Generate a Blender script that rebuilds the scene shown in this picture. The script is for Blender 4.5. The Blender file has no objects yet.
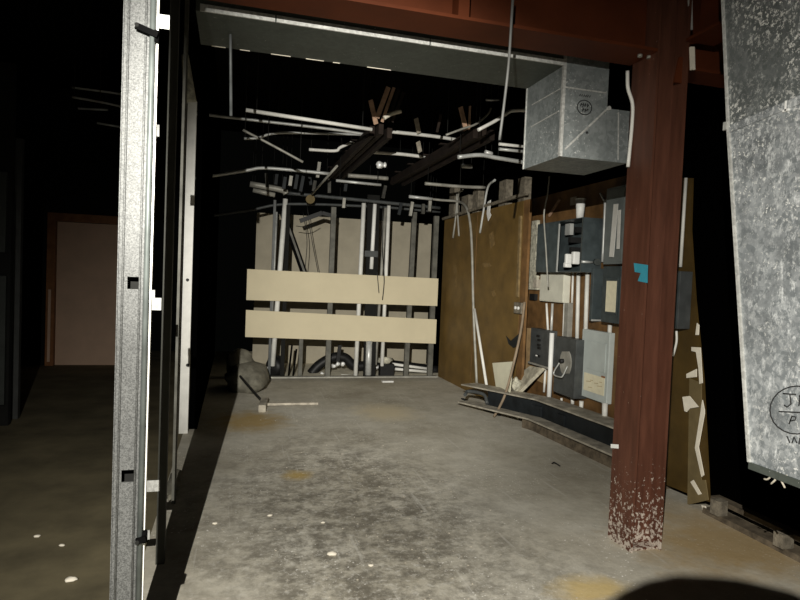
import bpy, bmesh, math, random
from mathutils import Vector, Matrix
random.seed(7)
S = bpy.context.scene
COL = S.collection
V = Vector

# ------------------------------------------------------------------ camera
H = 1.45
_a, _b, _c = map(math.radians, (15.5, 2.0, 2.3))
FW = V((math.sin(_a)*math.cos(_b), math.cos(_a)*math.cos(_b), -math.sin(_b)))
_r0 = V((math.cos(_a), -math.sin(_a), 0)); _u0 = _r0.cross(FW)
RT = math.cos(_c)*_r0 + math.sin(_c)*_u0
UP = math.cos(_c)*_u0 - math.sin(_c)*_r0
EYE = V((0, 0, H))
cd = bpy.data.cameras.new('camera'); cam = bpy.data.objects.new('camera', cd); COL.objects.link(cam)
cd.sensor_width = 36; cd.lens = 600*36/800; cd.clip_start = .02; cd.clip_end = 200
M = Matrix((RT, UP, -FW)).transposed().to_4x4(); M.translation = EYE
cam.matrix_world = M
S.camera = cam

def ray(px, py): return FW*600 + RT*(px-400) - UP*(py-300)
def fl(px, py, z=0.0):
    d = ray(px, py); return EYE + d*((z-H)/d.z)
def onx(px, py, X):
    d = ray(px, py); return EYE + d*(X/d.x)
def ony(px, py, Y):
    d = ray(px, py); return EYE + d*(Y/d.y)

# ------------------------------------------------------------------ materials
def newmat(name):
    m = bpy.data.materials.new(name); m.use_nodes = True
    nt = m.node_tree; b = nt.nodes['Principled BSDF']
    return m, nt, b
def node(nt, t, **kw):
    n = nt.nodes.new(t)
    for k, v in kw.items():
        if k.startswith('i_'): n.inputs[k[2:].replace('_', ' ')].default_value = v
        else: setattr(n, k, v)
    return n
def ramp(nt, fac, stops):
    r = nt.nodes.new('ShaderNodeValToRGB'); e = r.color_ramp.elements
    while len(e) < len(stops): e.new(.5)
    for i, (p, c) in enumerate(stops):
        e[i].position = p; e[i].color = (c[0], c[1], c[2], 1)
    nt.links.new(fac, r.inputs[0]); return r.outputs[0]
def mix(nt, f, a, b):
    m = nt.nodes.new('ShaderNodeMix'); m.data_type = 'RGBA'
    for s, v in ((m.inputs[0], f), (m.inputs[6], a), (m.inputs[7], b)):
        if hasattr(v, 'is_linked'): nt.links.new(v, s)
        elif isinstance(v, (int, float)): s.default_value = v
        else: s.default_value = (v[0], v[1], v[2], 1)
    return m.outputs[2]
def coords(nt, scale=(1, 1, 1)):
    tc = nt.nodes.new('ShaderNodeNewGeometry'); mp = nt.nodes.new('ShaderNodeMapping')
    mp.inputs['Scale'].default_value = scale
    nt.links.new(tc.outputs['Position'], mp.inputs[0]); return mp.outputs[0]
def noise(nt, vec, sc, det=4, rough=.55):
    n = node(nt, 'ShaderNodeTexNoise'); n.inputs['Scale'].default_value = sc
    n.inputs['Detail'].default_value = det; n.inputs['Roughness'].default_value = rough
    nt.links.new(vec, n.inputs['Vector']); return n.outputs[0]
def mat(name, c, rough=.6, metal=0., var=.15, sc=8., c2=None, bump=0., spec=.3):
    m, nt, b = newmat(name)
    v = coords(nt)
    n = noise(nt, v, sc, 5, .6)
    if c2 is None:
        lo = [x*(1-var*1.6) for x in c]; hi = [min(1, x*(1+var*1.2)) for x in c]
    else: lo, hi = c2, c
    nt.links.new(ramp(nt, n, [(.3, lo), (.7, hi)]), b.inputs['Base Color'])
    b.inputs['Roughness'].default_value = rough; b.inputs['Metallic'].default_value = metal
    b.inputs['Specular IOR Level'].default_value = spec
    if bump:
        bp = node(nt, 'ShaderNodeBump'); bp.inputs['Strength'].default_value = bump; bp.inputs['Distance'].default_value = .01
        nt.links.new(noise(nt, v, sc*5, 4), bp.inputs['Height']); nt.links.new(bp.outputs[0], b.inputs['Normal'])
    return m
def galv(name, lo, hi, specks=0., sc=70, rough=.5, metal=.25, cloud=.5, splash=0.):
    """galvanised sheet: zinc spangle, cloudy dullness and dried white plaster splashes"""
    m, nt, b = newmat(name); v = coords(nt)
    vo = node(nt, 'ShaderNodeTexVoronoi'); vo.inputs['Scale'].default_value = sc; nt.links.new(v, vo.inputs['Vector'])
    s = node(nt, 'ShaderNodeSeparateColor'); nt.links.new(vo.outputs['Color'], s.inputs[0])
    base = ramp(nt, s.outputs[0], [(0, lo), (1, hi)])
    cl = ramp(nt, noise(nt, v, 6, 5, .65), [(.35, (0, 0, 0)), (.65, (1, 1, 1))])
    mm = node(nt, 'ShaderNodeMath', operation='MULTIPLY'); nt.links.new(cl, mm.inputs[0]); mm.inputs[1].default_value = cloud
    base = mix(nt, mm.outputs[0], base, [x*.55 for x in lo])
    if specks:
        sp = ramp(nt, noise(nt, v, 85, 3, .65), [(.70-specks*.1, (0, 0, 0)), (.76-specks*.1, (1, 1, 1))])
        area = ramp(nt, noise(nt, v, 3.5, 3), [(.4, (0, 0, 0)), (.6, (1, 1, 1))])
        pm = node(nt, 'ShaderNodeMath', operation='MULTIPLY'); nt.links.new(sp, pm.inputs[0]); nt.links.new(area, pm.inputs[1])
        base = mix(nt, pm.outputs[0], base, (.80, .80, .76))
    if splash:
        vs = coords(nt, (1, 1, .55))
        sm_ = ramp(nt, noise(nt, vs, 38, 8, .8), [(.51, (0, 0, 0)), (.62, (1, 1, 1))])
        ar2 = ramp(nt, noise(nt, v, 2.6, 4, .6), [(.36, (0, 0, 0)), (.58, (1, 1, 1))])
        pm2 = node(nt, 'ShaderNodeMath', operation='MULTIPLY'); nt.links.new(sm_, pm2.inputs[0]); nt.links.new(ar2, pm2.inputs[1])
        pm3 = node(nt, 'ShaderNodeMath', operation='MULTIPLY'); nt.links.new(pm2.outputs[0], pm3.inputs[0]); pm3.inputs[1].default_value = splash
        base = mix(nt, pm3.outputs[0], base, (.80, .82, .82))
    nt.links.new(base, b.inputs['Base Color'])
    b.inputs['Roughness'].default_value = rough; b.inputs['Metallic'].default_value = metal
    return m

MT = {}
MT['stud'] = galv('galvanized_stud', (.042, .0435, .042), (.135, .137, .133), 0, 330, .65, .1, .2)
MT['lip'] = galv('galvanized_lip', (.36, .36, .34), (.58, .58, .55), 0, 80, .5, .1, .3)
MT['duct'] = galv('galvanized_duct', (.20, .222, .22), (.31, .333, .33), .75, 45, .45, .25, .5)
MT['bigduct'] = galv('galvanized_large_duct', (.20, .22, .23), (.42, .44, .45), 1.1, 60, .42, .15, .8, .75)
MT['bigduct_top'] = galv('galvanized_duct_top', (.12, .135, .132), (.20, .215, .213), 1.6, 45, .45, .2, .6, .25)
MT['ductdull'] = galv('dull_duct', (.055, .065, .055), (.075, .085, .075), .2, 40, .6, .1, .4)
MT['ink'] = mat('marker_ink', (.02, .02, .02), .8)
MT['white_pipe'] = mat('white_pipe', (.78, .77, .72), .4, 0, .08)
MT['emt'] = mat('steel_conduit', (.55, .56, .54), .4, .3, .15)
MT['emt_dull'] = mat('dull_conduit', (.34, .33, .29), .5, .2, .2)
MT['emt_dark'] = mat('dark_conduit', (.10, .112, .107), .45, .3, .2)
MT['drywall'] = mat('cream_drywall', (.62, .55, .385), .85, 0, .03, 3)
MT['sheet'] = mat('grey_drywall_back', (.40, .36, .275), .9, 0, .08, 3)
MT['brown'] = mat('brown_hardboard', (.155, .093, .025), .55, 0, .18, 4)
MT['scuff'] = mat('bare_hardboard', (.21, .135, .05), .7, 0, .2, 30)
MT['brown2'] = mat('brown_backboard', (.17, .09, .033), .6, 0, .3, 5)
MT['wood'] = mat('rough_wood', (.36, .24, .12), .8, 0, .25, 12)
MT['lath'] = mat('old_lath', (.48, .31, .21), .8, 0, .25, 12)
MT['greywood'] = mat('grey_wood', (.42, .38, .31), .85, 0, .25, 18, bump=.3)
MT['box'] = mat('grey_enamel', (.058, .073, .077), .4, 0, .2, 10)
MT['boxdark'] = mat('dark_grey_enamel', (.065, .070, .070), .45, 0, .2, 10)
MT['boxlight'] = mat('light_grey_enamel', (.53, .58, .56), .4, 0, .06, 6)
MT['pencil'] = mat('faded_pencil', (.55, .44, .24), .8)
MT['boxbeige2'] = mat('dusty_metal', (.40, .37, .29), .7, 0, .3, 14)
MT['boxmid'] = mat('mid_grey_enamel', (.17, .19, .185), .45, 0, .1, 8)
MT['boxbeige'] = mat('pale_galvanised_box', (.66, .65, .55), .5, 0, .08, 6)
MT['black'] = mat('black_plastic', (.012, .012, .012), .6, 0, .1)
MT['void'] = mat('unlit_black', (.0008, .0008, .0008), .95, 0, .1, spec=0.)  # near-black colour stands in for unlit space and shaded walls
MT['white'] = mat('white_ceramic', (.85, .85, .82), .4, 0, .04)
MT['paper'] = mat('cream_paper', (.85, .79, .58), .8, 0, .05, 25)
MT['torn'] = mat('torn_paper', (.80, .74, .62), .85, 0, .1)
MT['kraft'] = mat('kraft_back', (.16, .12, .055), .85, 0, .15)
MT['mortar'] = mat('rough_mortar', (.52, .50, .40), .95, 0, .3, 22, bump=.8)
MT['steel'] = mat('rusty_channel', (.35, .32, .26), .75, .1, .3, 10)
MT['steeldark'] = mat('dark_channel_web', (.012, .015, .017), .6, .1, .3, 8)
MT['rustjoist'] = mat('rusty_joist', (.022, .014, .010), .8, .1, .35, 10)
MT['tape'] = mat('blue_tape', (.04, .27, .36), .6, 0, .1)
MT['bag'] = mat('dusty_bag', (.17, .16, .125), .9, 0, .3, 9, bump=.5)
MT['rubber'] = mat('black_hose', (.009, .009, .009), .5, 0, .3, 20)
MT['foil'] = mat('foil_scrap', (.8, .8, .78), .35, .2, .1)
MT['doorpaint'] = mat('pinkish_door_paint', (.75, .52, .375), .7, 0, .06, 3)
MT['doorframe'] = mat('brown_door_frame', (.30, .125, .045), .5, 0, .2)
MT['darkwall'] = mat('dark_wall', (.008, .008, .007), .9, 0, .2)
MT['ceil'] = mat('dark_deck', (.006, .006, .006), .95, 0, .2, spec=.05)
MT['wire_grey'] = mat('grey_wire', (.10, .10, .095), .5)
MT['hang'] = mat('dim_hanger', (.06, .058, .05), .8, 0, .4)
MT['railwood'] = mat('dark_plate_wood', (.12, .095, .065), .85, 0, .35, 14)
MT['brown3'] = mat('dark_hardboard', (.075, .045, .011), .55, 0, .2, 4)
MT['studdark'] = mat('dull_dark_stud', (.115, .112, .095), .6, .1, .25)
MT['studgrey'] = mat('weathered_stud', (.19, .165, .125), .9, 0, .35, 22, bump=.4)
MT['wood2'] = mat('dull_wood', (.21, .145, .065), .8, 0, .25, 14)
MT['pitch'] = mat('pitch_black', (.003, .003, .003), .8, 0, .1, spec=.02)
MT['darkstud'] = mat('shaded_stud', (.03, .03, .024), .7)  # shade behind the nearest stud darkened into the colour
MT['strap'] = mat('worn_strap', (.25, .19, .13), .7, 0, .2)
MT['cloth'] = mat('dark_clothes', (.05, .05, .06), .9)
MT['skin'] = mat('skin', (.5, .33, .25), .6)

def red_steel():
    m, nt, b = newmat('red_oxide_steel'); v = coords(nt); vs = coords(nt, (9, 9, 1.2))
    col = ramp(nt, noise(nt, vs, 3, 5), [(.3, (.066, .025, .0145)), (.7, (.112, .043, .0255))])
    g = node(nt, 'ShaderNodeNewGeometry'); sx = node(nt, 'ShaderNodeSeparateXYZ'); nt.links.new(g.outputs['Position'], sx.inputs[0])
    low = node(nt, 'ShaderNodeMapRange'); low.inputs[1].default_value = .62; low.inputs[2].default_value = .0
    low.inputs[3].default_value = 0; low.inputs[4].default_value = .22; nt.links.new(sx.outputs[2], low.inputs[0])
    ad = node(nt, 'ShaderNodeMath', operation='ADD'); nt.links.new(noise(nt, v, 38, 6, .68), ad.inputs[0]); nt.links.new(low.outputs[0], ad.inputs[1])
    chip = ramp(nt, ad.outputs[0], [(.69, (0, 0, 0)), (.73, (1, 1, 1))])
    col = mix(nt, chip, col, (.46, .40, .34))
    nt.links.new(col, b.inputs['Base Color']); b.inputs['Roughness'].default_value = .5
    b.inputs['Specular IOR Level'].default_value = .3
    return m
MT['red'] = red_steel()
MT['redbeam'] = mat('red_oxide_beam', (.088, .022, .0075), .6, 0, .15, 3, spec=.15)

def concrete():
    m, nt, b = newmat('stained_concrete'); v = coords(nt)
    def mul(a, k):
        q = node(nt, 'ShaderNodeMath', operation='MULTIPLY'); nt.links.new(a, q.inputs[0])
        if isinstance(k, float): q.inputs[1].default_value = k
        else: nt.links.new(k, q.inputs[1])
        return q.outputs[0]
    base = ramp(nt, noise(nt, v, .9, 6, .62), [(.3, (.33, .30, .235)), (.5, (.47, .44, .365)), (.72, (.60, .575, .50))])
    # worn, dirty zone down the middle, broken up into blotches
    gz = node(nt, 'ShaderNodeNewGeometry'); mz = node(nt, 'ShaderNodeMapping')
    mz.inputs['Location'].default_value = (-.75/1.15, -3.4/2.4, 0); mz.inputs['Scale'].default_value = (1/1.15, 1/2.4, 0)
    nt.links.new(gz.outputs['Position'], mz.inputs[0])
    lz = node(nt, 'ShaderNodeVectorMath', operation='LENGTH'); nt.links.new(mz.outputs[0], lz.inputs[0])
    az = node(nt, 'ShaderNodeMath', operation='MULTIPLY_ADD'); nt.links.new(noise(nt, v, 1.4, 5, .65), az.inputs[0]); az.inputs[1].default_value = .9; nt.links.new(lz.outputs['Value'], az.inputs[2])
    hz_ = node(nt, 'ShaderNodeMath', operation='MULTIPLY'); nt.links.new(az.outputs[0], hz_.inputs[0]); hz_.inputs[1].default_value = .5
    zone = ramp(nt, hz_.outputs[0], [(.38, (1, 1, 1)), (.72, (.2, .2, .2))])
    d1 = ramp(nt, noise(nt, v, 5.5, 9, .72), [(.42, (1, 1, 1)), (.57, (0, 0, 0))])
    base = mix(nt, mul(mul(d1, zone), .80), base, (.13, .115, .088))
    d2 = ramp(nt, noise(nt, v, 15, 8, .75), [(.42, (1, 1, 1)), (.54, (0, 0, 0))])
    base = mix(nt, mul(mul(d2, zone), .55), base, (.12, .11, .088))
    fine = ramp(nt, noise(nt, v, 24, 8, .78), [(.52, (0, 0, 0)), (.66, (1, 1, 1))])
    base = mix(nt, mul(mul(fine, zone), .65), base, (.66, .64, .58))
    spk = ramp(nt, noise(nt, v, 46, 3, .6), [(.63, (0, 0, 0)), (.67, (1, 1, 1))])
    ar = ramp(nt, noise(nt, v, 1.9, 3), [(.48, (0, 0, 0)), (.58, (1, 1, 1))])
    base = mix(nt, mul(spk, ar), base, (.80, .78, .72))
    # long drag scratches
    for an, sc in ((.5, 1.6), (-.35, 1.3)):
        mp = node(nt, 'ShaderNodeMapping'); g0 = node(nt, 'ShaderNodeNewGeometry'); nt.links.new(g0.outputs['Position'], mp.inputs[0])
        mp.inputs['Rotation'].default_value = (0, 0, an); mp.inputs['Scale'].default_value = (14*sc, .7*sc, 1)
        sr = ramp(nt, noise(nt, mp.outputs[0], 1.0, 3, .5), [(.66, (0, 0, 0)), (.72, (1, 1, 1))])
        base = mix(nt, mul(sr, .35), base, (.62, .60, .54))
    # ochre spills and sawdust, each with its own outline
    def spot(px, py, rx, ry, c, amt):
        nonlocal base
        p = fl(px, py)
        mp = node(nt, 'ShaderNodeMapping', vector_type='POINT'); g = node(nt, 'ShaderNodeNewGeometry')
        mp.inputs['Location'].default_value = (-p.x/rx, -p.y/ry, 0); mp.inputs['Scale'].default_value = (1/rx, 1/ry, 1)
        nt.links.new(g.outputs['Position'], mp.inputs[0])
        ln = node(nt, 'ShaderNodeVectorMath', operation='LENGTH'); nt.links.new(mp.outputs[0], ln.inputs[0])
        nz = noise(nt, v, 7, 5, .65)
        a1 = node(nt, 'ShaderNodeMath', operation='MULTIPLY_ADD'); nt.links.new(nz, a1.inputs[0]); a1.inputs[1].default_value = 1.1
        nt.links.new(ln.outputs['Value'], a1.inputs[2])
        f = ramp(nt, a1.outputs[0], [(.85, (amt,)*3), (1.0, (0, 0, 0))] if False else [(.0, (amt,)*3), (.55, (amt,)*3), (1., (0, 0, 0))])
        # ramp is clamped to 0..1: scale the distance first
        sc = node(nt, 'ShaderNodeMath', operation='MULTIPLY'); nt.links.new(a1.outputs[0], sc.inputs[0]); sc.inputs[1].default_value = .62
        nt.links.new(sc.outputs[0], f.node.inputs[0])
        base = mix(nt, f, base, c)
    spot(250, 421, .42, .5, (.36, .235, .06), .75)
    spot(297, 475, .13, .13, (.42, .29, .08), .75)
    spot(590, 590, .24, .16, (.58, .43, .17), .8)
    spot(735, 545, .75, .5, (.34, .22, .075), .7)
    spot(385, 412, .42, .5, (.58, .50, .34), .75)
    spot(690, 520, .6, .35, (.42, .30, .15), .35)
    nt.links.new(base, b.inputs['Base Color']); b.inputs['Roughness'].default_value = .85
    b.inputs['Specular IOR Level'].default_value = .2
    bp = node(nt, 'ShaderNodeBump'); bp.inputs['Strength'].default_value = .25; bp.inputs['Distance'].default_value = .01
    nt.links.new(noise(nt, v, 26, 6), bp.inputs['Height']); nt.links.new(bp.outputs[0], b.inputs['Normal'])
    return m
MT['floor'] = concrete()

# ------------------------------------------------------------------ mesh builder
class MB:
    def __init__(s): s.bm = bmesh.new()
    def quadbox(s, pts):
        """8 points: bottom ring of four, then top ring of four"""
        v = [s.bm.verts.new(p) for p in pts]
        for f in ((0, 1, 2, 3), (4, 5, 6, 7), (0, 1, 5, 4), (1, 2, 6, 5), (2, 3, 7, 6), (3, 0, 4, 7)):
            s.bm.faces.new([v[i] for i in f])
        return s
    def box(s, x0, x1, y0, y1, z0, z1):
        return s.quadbox([(x0, y0, z0), (x1, y0, z0), (x1, y1, z0), (x0, y1, z0), (x0, y0, z1), (x1, y0, z1), (x1, y1, z1), (x0, y1, z1)])
    def bar(s, a, b, w, h, up=(0, 0, 1)):
        """square bar from a to b, w wide and h along up"""
        a, b = V(a), V(b); d = (b-a).normalized(); u = V(up); u = (u - d*u.dot(d))
        if u.length < 1e-4: u = V((0, 1, 0)) - d*d.y
        u.normalize(); n = d.cross(u)
        n *= w/2; u = u*h/2
        return s.quadbox([a-n-u, a+n-u, a+n+u, a-n+u, b-n-u, b+n-u, b+n+u, b-n+u])
    def tube(s, pts, r, seg=10, r2=None):
        pts = [V(p) for p in pts]; n = len(pts); rings = []
        ref = None
        for i, p in enumerate(pts):
            t = (pts[min(i+1, n-1)] - pts[max(i-1, 0)]).normalized()
            if ref is None: ref = V((0, 0, 1)) if abs(t.z) < .9 else V((1, 0, 0))
            u = (ref - t*ref.dot(t)).normalized(); w = t.cross(u); ref = u
            rr = r if r2 is None else r + (r2-r)*i/(n-1)
            rings.append([s.bm.verts.new(p + (u*math.cos(k*2*math.pi/seg) + w*math.sin(k*2*math.pi/seg))*rr) for k in range(seg)])
        for i in range(n-1):
            for k in range(seg):
                f = s.bm.faces.new((rings[i][k], rings[i][(k+1) % seg], rings[i+1][(k+1) % seg], rings[i+1][k])); f.smooth = True
        s.bm.faces.new(rings[0][::-1]); s.bm.faces.new(rings[-1])
        return s
    def slab(s, outline, thick):
        """polygon outline (3D points) given thickness along vector thick"""
        a = [s.bm.verts.new(p) for p in outline]; b = [s.bm.verts.new(V(p)+V(thick)) for p in outline]
        s.bm.faces.new(a); s.bm.faces.new(b[::-1]); n = len(a)
        for i in range(n): s.bm.faces.new((a[i], a[(i+1) % n], b[(i+1) % n], b[i]))
        return s
    def blob(s, c, r, seg=16, ring=10, amp=.15, seed=0):
        rnd = random.Random(seed); ph = [rnd.uniform(0, 6.28) for _ in range(6)]
        st = len(s.bm.verts)
        res = bmesh.ops.create_uvsphere(s.bm, u_segments=seg, v_segments=ring, radius=1)
        for v in res['verts']:
            p = v.co.copy()
            k = 1 + amp*(math.sin(3*p.x+ph[0])*math.sin(4*p.y+ph[1]) + .6*math.sin(7*p.z+ph[2])*math.sin(6*p.x+ph[3]))
            v.co = V(c) + V((p.x*r[0]*k, p.y*r[1]*k, p.z*r[2]*k))
        for f in s.bm.faces:
            if any(v in res['verts'] for v in f.verts[:1]): f.smooth = True
        return s
    def build(s, name, m, parent=None, bevel=0.):
        bmesh.ops.recalc_face_normals(s.bm, faces=s.bm.faces[:])
        co = [v.co for v in s.bm.verts]
        lo = V((min(c.x for c in co), min(c.y for c in co), min(c.z for c in co))); hi = V((max(c.x for c in co), max(c.y for c in co), max(c.z for c in co)))
        org = V(((lo.x+hi.x)/2, (lo.y+hi.y)/2, lo.z))
        for v in s.bm.verts: v.co -= org
        me = bpy.data.meshes.new(name); s.bm.to_mesh(me); s.bm.free()
        me.materials.append(MT[m] if isinstance(m, str) else m)
        o = bpy.data.objects.new(name, me); COL.objects.link(o)
        o.location = org
        if parent:
            w_ = V((0, 0, 0)); q_ = parent
            while q_: w_ += q_.location; q_ = q_.parent
            o.parent = parent; o.location = org - w_
        if bevel:
            b = o.modifiers.new('bevel', 'BEVEL'); b.width = bevel; b.segments = 2; b.limit_method = 'ANGLE'
        return o
def tag(o, label, cat, group=None):
    o['label'] = label; o['category'] = cat
    if group: o['group'] = group
    return o
def thing(name, label, cat, loc, group=None):
    o = bpy.data.objects.new(name, None); COL.objects.link(o); o.location = V(loc); o.empty_display_size = .1
    return tag(o, label, cat, group)
def struct(name, mb, m):
    o = mb.build(name, m); o['kind'] = 'structure'; return o
def curve(ps, n=6):
    """Catmull-Rom through points"""
    ps = [V(p) for p in ps]; out = []
    q = [ps[0]*2-ps[1]] + ps + [ps[-1]*2-ps[-2]]
    for i in range(1, len(q)-2):
        for k in range(n):
            t = k/n; a, b, c, d = q[i-1:i+3]
            out.append(.5*((2*b)+(c-a)*t+(2*a-5*b+4*c-d)*t*t+(3*b-a-3*c+d)*t**3))
    out.append(ps[-1]); return out

# ------------------------------------------------------------------ setting
XW, XR = 3.02, 3.26           # face of the panelled wall, face of the recessed electrical wall
struct('floor', MB().box(-.40, 3.34, -2.5, 8.56, -.12, 0), 'floor')
struct('floor_back', MB().box(-.40, 3.34, 8.56, 11.4, -.12, 0), mat('brightened_concrete', (.72, .67, .53), .9, 0, .12, 6))  # colour lightened to make up for the weak grazing light here
struct('floor_left', MB().box(-4, -.40, -2.5, 11.4, -.12, 0), mat('dark_concrete', (.125, .105, .06), .9, 0, .25, 2.5))  # darker and browner than the main floor
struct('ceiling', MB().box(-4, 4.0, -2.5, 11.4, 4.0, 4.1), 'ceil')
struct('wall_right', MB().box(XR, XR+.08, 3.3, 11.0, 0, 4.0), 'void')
struct('void_backdrop', MB().box(3.28, 3.34, -2.5, 3.3, 0, 4.0), 'void')  # added black sheet in place of the open unlit space beyond
wb = MB()
YB = 9.9
wb.box(ony(256, 240, YB).x, 3.4, YB, YB+.02, 0, 2.42)
struct('wall_back', wb, 'sheet')
struct('wall_left', MB().box(-.36, -.29, 5.75, 10.9, 0, 3.98), 'void')  # shade on this wall put into its black colour
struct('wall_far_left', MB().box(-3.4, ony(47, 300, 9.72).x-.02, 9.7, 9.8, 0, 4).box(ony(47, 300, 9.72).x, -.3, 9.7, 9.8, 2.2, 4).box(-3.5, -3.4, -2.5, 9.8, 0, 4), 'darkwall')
# door in the neighbouring room
dx0, dx1 = ony(56, 300, 9.7).x, -1.45
d = MB().box(dx0, dx1, 9.70, 9.745, .0, 2.08).build('door_1', 'doorpaint'); d['kind'] = 'structure'
MB().box(dx0-.11, dx0-.005, 9.62, 9.75, 0, 2.2).box(dx0-.005, dx1, 9.62, 9.75, 2.085, 2.2).build('door_frame', 'doorframe', d)
MB().bar((dx0-.06, 9.61, .06), (dx0-.06, 9.61, 1.1), .035, .01, (0, 1, 0)).build('weather_strip', 'doorpaint', d)
# thin pale panels at the extreme left, their dimness put into a dark colour
for k, (x0, x1, y0, y1) in enumerate(((-2, 6.5, 172, 252), (-2, 6, 276, 405))):
    Y = 6.0
    p0, p1 = ony(x0, y1, Y), ony(x1, y0, Y)
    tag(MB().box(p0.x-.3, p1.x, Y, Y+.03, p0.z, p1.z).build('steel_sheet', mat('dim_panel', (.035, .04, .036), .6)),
        ('grey upper metal panel in shadow at the far left of the photo', 'grey lower metal panel in shadow at the far left of the photo')[k], 'panel', 'dim metal panels at far left')
tag(MB().box(ony(0, 300, 6.05).x-.3, ony(10, 300, 6.05).x, 6.05, 6.12, 0, 3.2).build('rack_post', 'darkwall'), 'dark rack post holding two grey panels at far left', 'post')
p = ony(16, 300, 6.3)
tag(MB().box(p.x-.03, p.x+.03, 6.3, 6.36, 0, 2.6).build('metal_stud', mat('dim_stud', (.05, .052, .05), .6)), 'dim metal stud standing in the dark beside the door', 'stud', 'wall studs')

# ------------------------------------------------------------------ left stud row
ST = 3.45
Y1 = 2.0
X0, X1 = ony(117.5, 300, Y1).x, ony(143.5, 300, Y1).x
st = thing('metal_stud', 'bright galvanized metal stud with square knockouts standing nearest on the left', 'stud', ((X0+X1)/2, Y1, 0), 'wall studs')
w = MB()
holes = [ony(134, 283, Y1), ony(128, 476, Y1)]
hz = sorted((h.z, h.x) for h in holes); hs = .019
zz = 0.
for z, x in hz:
    w.box(X0, X1, Y1, Y1+.004, zz, z-hs)
    w.box(X0, x-hs, Y1, Y1+.004, z-hs, z+hs); w.box(x+hs, X1, Y1, Y1+.004, z-hs, z+hs)
    zz = z+hs
w.box(X0, X1, Y1, Y1+.004, zz, ST)
w.build('web', 'stud', st)
MB().box(X0-.003, X0+.001, Y1, Y1+.05, 0, ST).build('flange', 'stud', st)
MB().box(X1-.001, X1+.003, Y1, Y1+.05, 0, ST).build('flange', 'stud', st)
for xx in (X0+.013, X1-.012):
    MB().tube([(xx, Y1-.0005, 0), (xx, Y1-.0005, ST)], .0035, 6).build('stiffening_rib', 'stud', st)
for z, x in hz:
    MB().box(x-hs-.01, x+hs+.01, Y1+.05, Y1+.054, z-hs-.03, z+hs+.03).build('backing_plate', 'darkwall', st)
# conduit with clamps
xc = ony(146.3, 300, Y1).x
cn = thing('steel_conduit', 'thin steel conduit clamped upright against the nearest bright stud', 'conduit', (xc, Y1+.01, 0), 'upright conduits')
MB().tube([(xc, Y1-.010, 0), (xc, Y1-.010, ST)], .0088, 12).build('tube', 'emt_dark', cn)
for py, dy, rr in ((33, .010, .03), (537, -.004, -.004)):
    q = ony(148, py, Y1-.003)
    c = MB().bar((q.x-.032, Y1-.022, q.z+dy), (q.x+rr, Y1-.022, q.z-dy), .012, .018)
    sc_ = c.build('strap_clamp', 'pitch', cn)
    MB().tube([(q.x-.028, Y1-.034, q.z+dy), (q.x-.028, Y1-.004, q.z+dy)], .006, 10).build('screw', 'darkwall', sc_)
    MB().tube([(q.x+rr-.008, Y1-.006, q.z-dy-.018), (q.x+rr-.008, Y1-.006, q.z-dy+.018)], .011, 10).build('coupling', 'pitch', sc_)
# white edge strip, wider to the top
ta, tb = ony(152.5, 0, Y1), ony(159.4, 0, Y1); ba, bb = ony(139, 600, Y1), ony(142.8, 600, Y1)
def ext(a, b, z): return a + (b-a)*((z-a.z)/(b.z-a.z))
e = MB(); l0, l1, r0_, r1_ = ext(ba, ta, 0), ext(ba, ta, ST), ext(bb, tb, 0), ext(bb, tb, ST)
e.quadbox([l0, r0_, r0_+V((0, .02, 0)), l0+V((0, .02, 0)), l1, r1_, r1_+V((0, .02, 0)), l1+V((0, .02, 0))])
es = thing('edge_strip', 'thin white edge strip running up beside the clamped conduit', 'trim strip', (l0.x, Y1, 0))
e.build('strip', 'white_pipe', es)
for x0, x1, y0, y1 in ((158.5, 169.5, 15, 27.5),):
    a, b = ony(x0, y1, Y1), ony(x1, y0, Y1)
    MB().box(a.x, b.x, Y1+.004, Y1+.007, a.z, b.z).build('clip', 'lip', es)
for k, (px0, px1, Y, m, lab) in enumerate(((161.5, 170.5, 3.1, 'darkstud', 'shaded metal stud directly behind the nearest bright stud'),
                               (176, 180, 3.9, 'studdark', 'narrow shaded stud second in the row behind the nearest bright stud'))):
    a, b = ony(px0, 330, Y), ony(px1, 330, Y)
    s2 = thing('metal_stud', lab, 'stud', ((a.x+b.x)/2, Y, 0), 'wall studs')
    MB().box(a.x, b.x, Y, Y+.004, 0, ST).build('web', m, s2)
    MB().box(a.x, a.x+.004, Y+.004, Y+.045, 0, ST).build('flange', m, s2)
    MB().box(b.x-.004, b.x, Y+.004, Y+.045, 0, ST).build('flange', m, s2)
    if k == 0:
        for x0, x1, y0, y1 in ((151, 161.5, 298, 310), (151, 155, 290, 298), (143, 160, 480, 492), (140, 150, 530, 540), (153, 159.5, 125, 136)):
            a_, b_ = ony(x0, y1, Y-.004), ony(x1, y0, Y-.004)
            MB().box(a_.x, b_.x, Y-.006, Y-.002, a_.z, b_.z).build('clip', 'lip', s2)
Y5 = 5.6
a, b = ony(181.5, 330, Y5), ony(190.5, 330, Y5)
s5 = thing('metal_stud', 'pale lit stud seen through the gap behind the shaded studs on the left', 'stud', ((a.x+b.x)/2, Y5, 0), 'wall studs')
zt = ony(188, 100, Y5).z
MB().box(a.x, b.x, Y5, Y5+.004, 0, zt).build('web', 'white_pipe', s5)  # white colour stands in for the light falling on this stud
MB().box(b.x-.004, b.x, Y5+.004, Y5+.05, 0, zt).build('flange', 'white_pipe', s5)
for py in (280, 365, 447):
    q = ony(190, py, Y5); MB().tube([(q.x-.02, Y5-.012, q.z), (q.x-.02, Y5, q.z)], .014, 8).build('bolt', 'black', s5)
q0, q1, q2 = ony(185, 55, Y5), ony(187.5, 78, Y5), ony(190, 102, Y5)
tag(MB().tube(curve([q0, q1, q2]), .03, 14, .055).build('pipe_wrap', 'mortar'), 'pale wrapped pipe end just above the pale lit stud', 'pipe')
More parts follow.
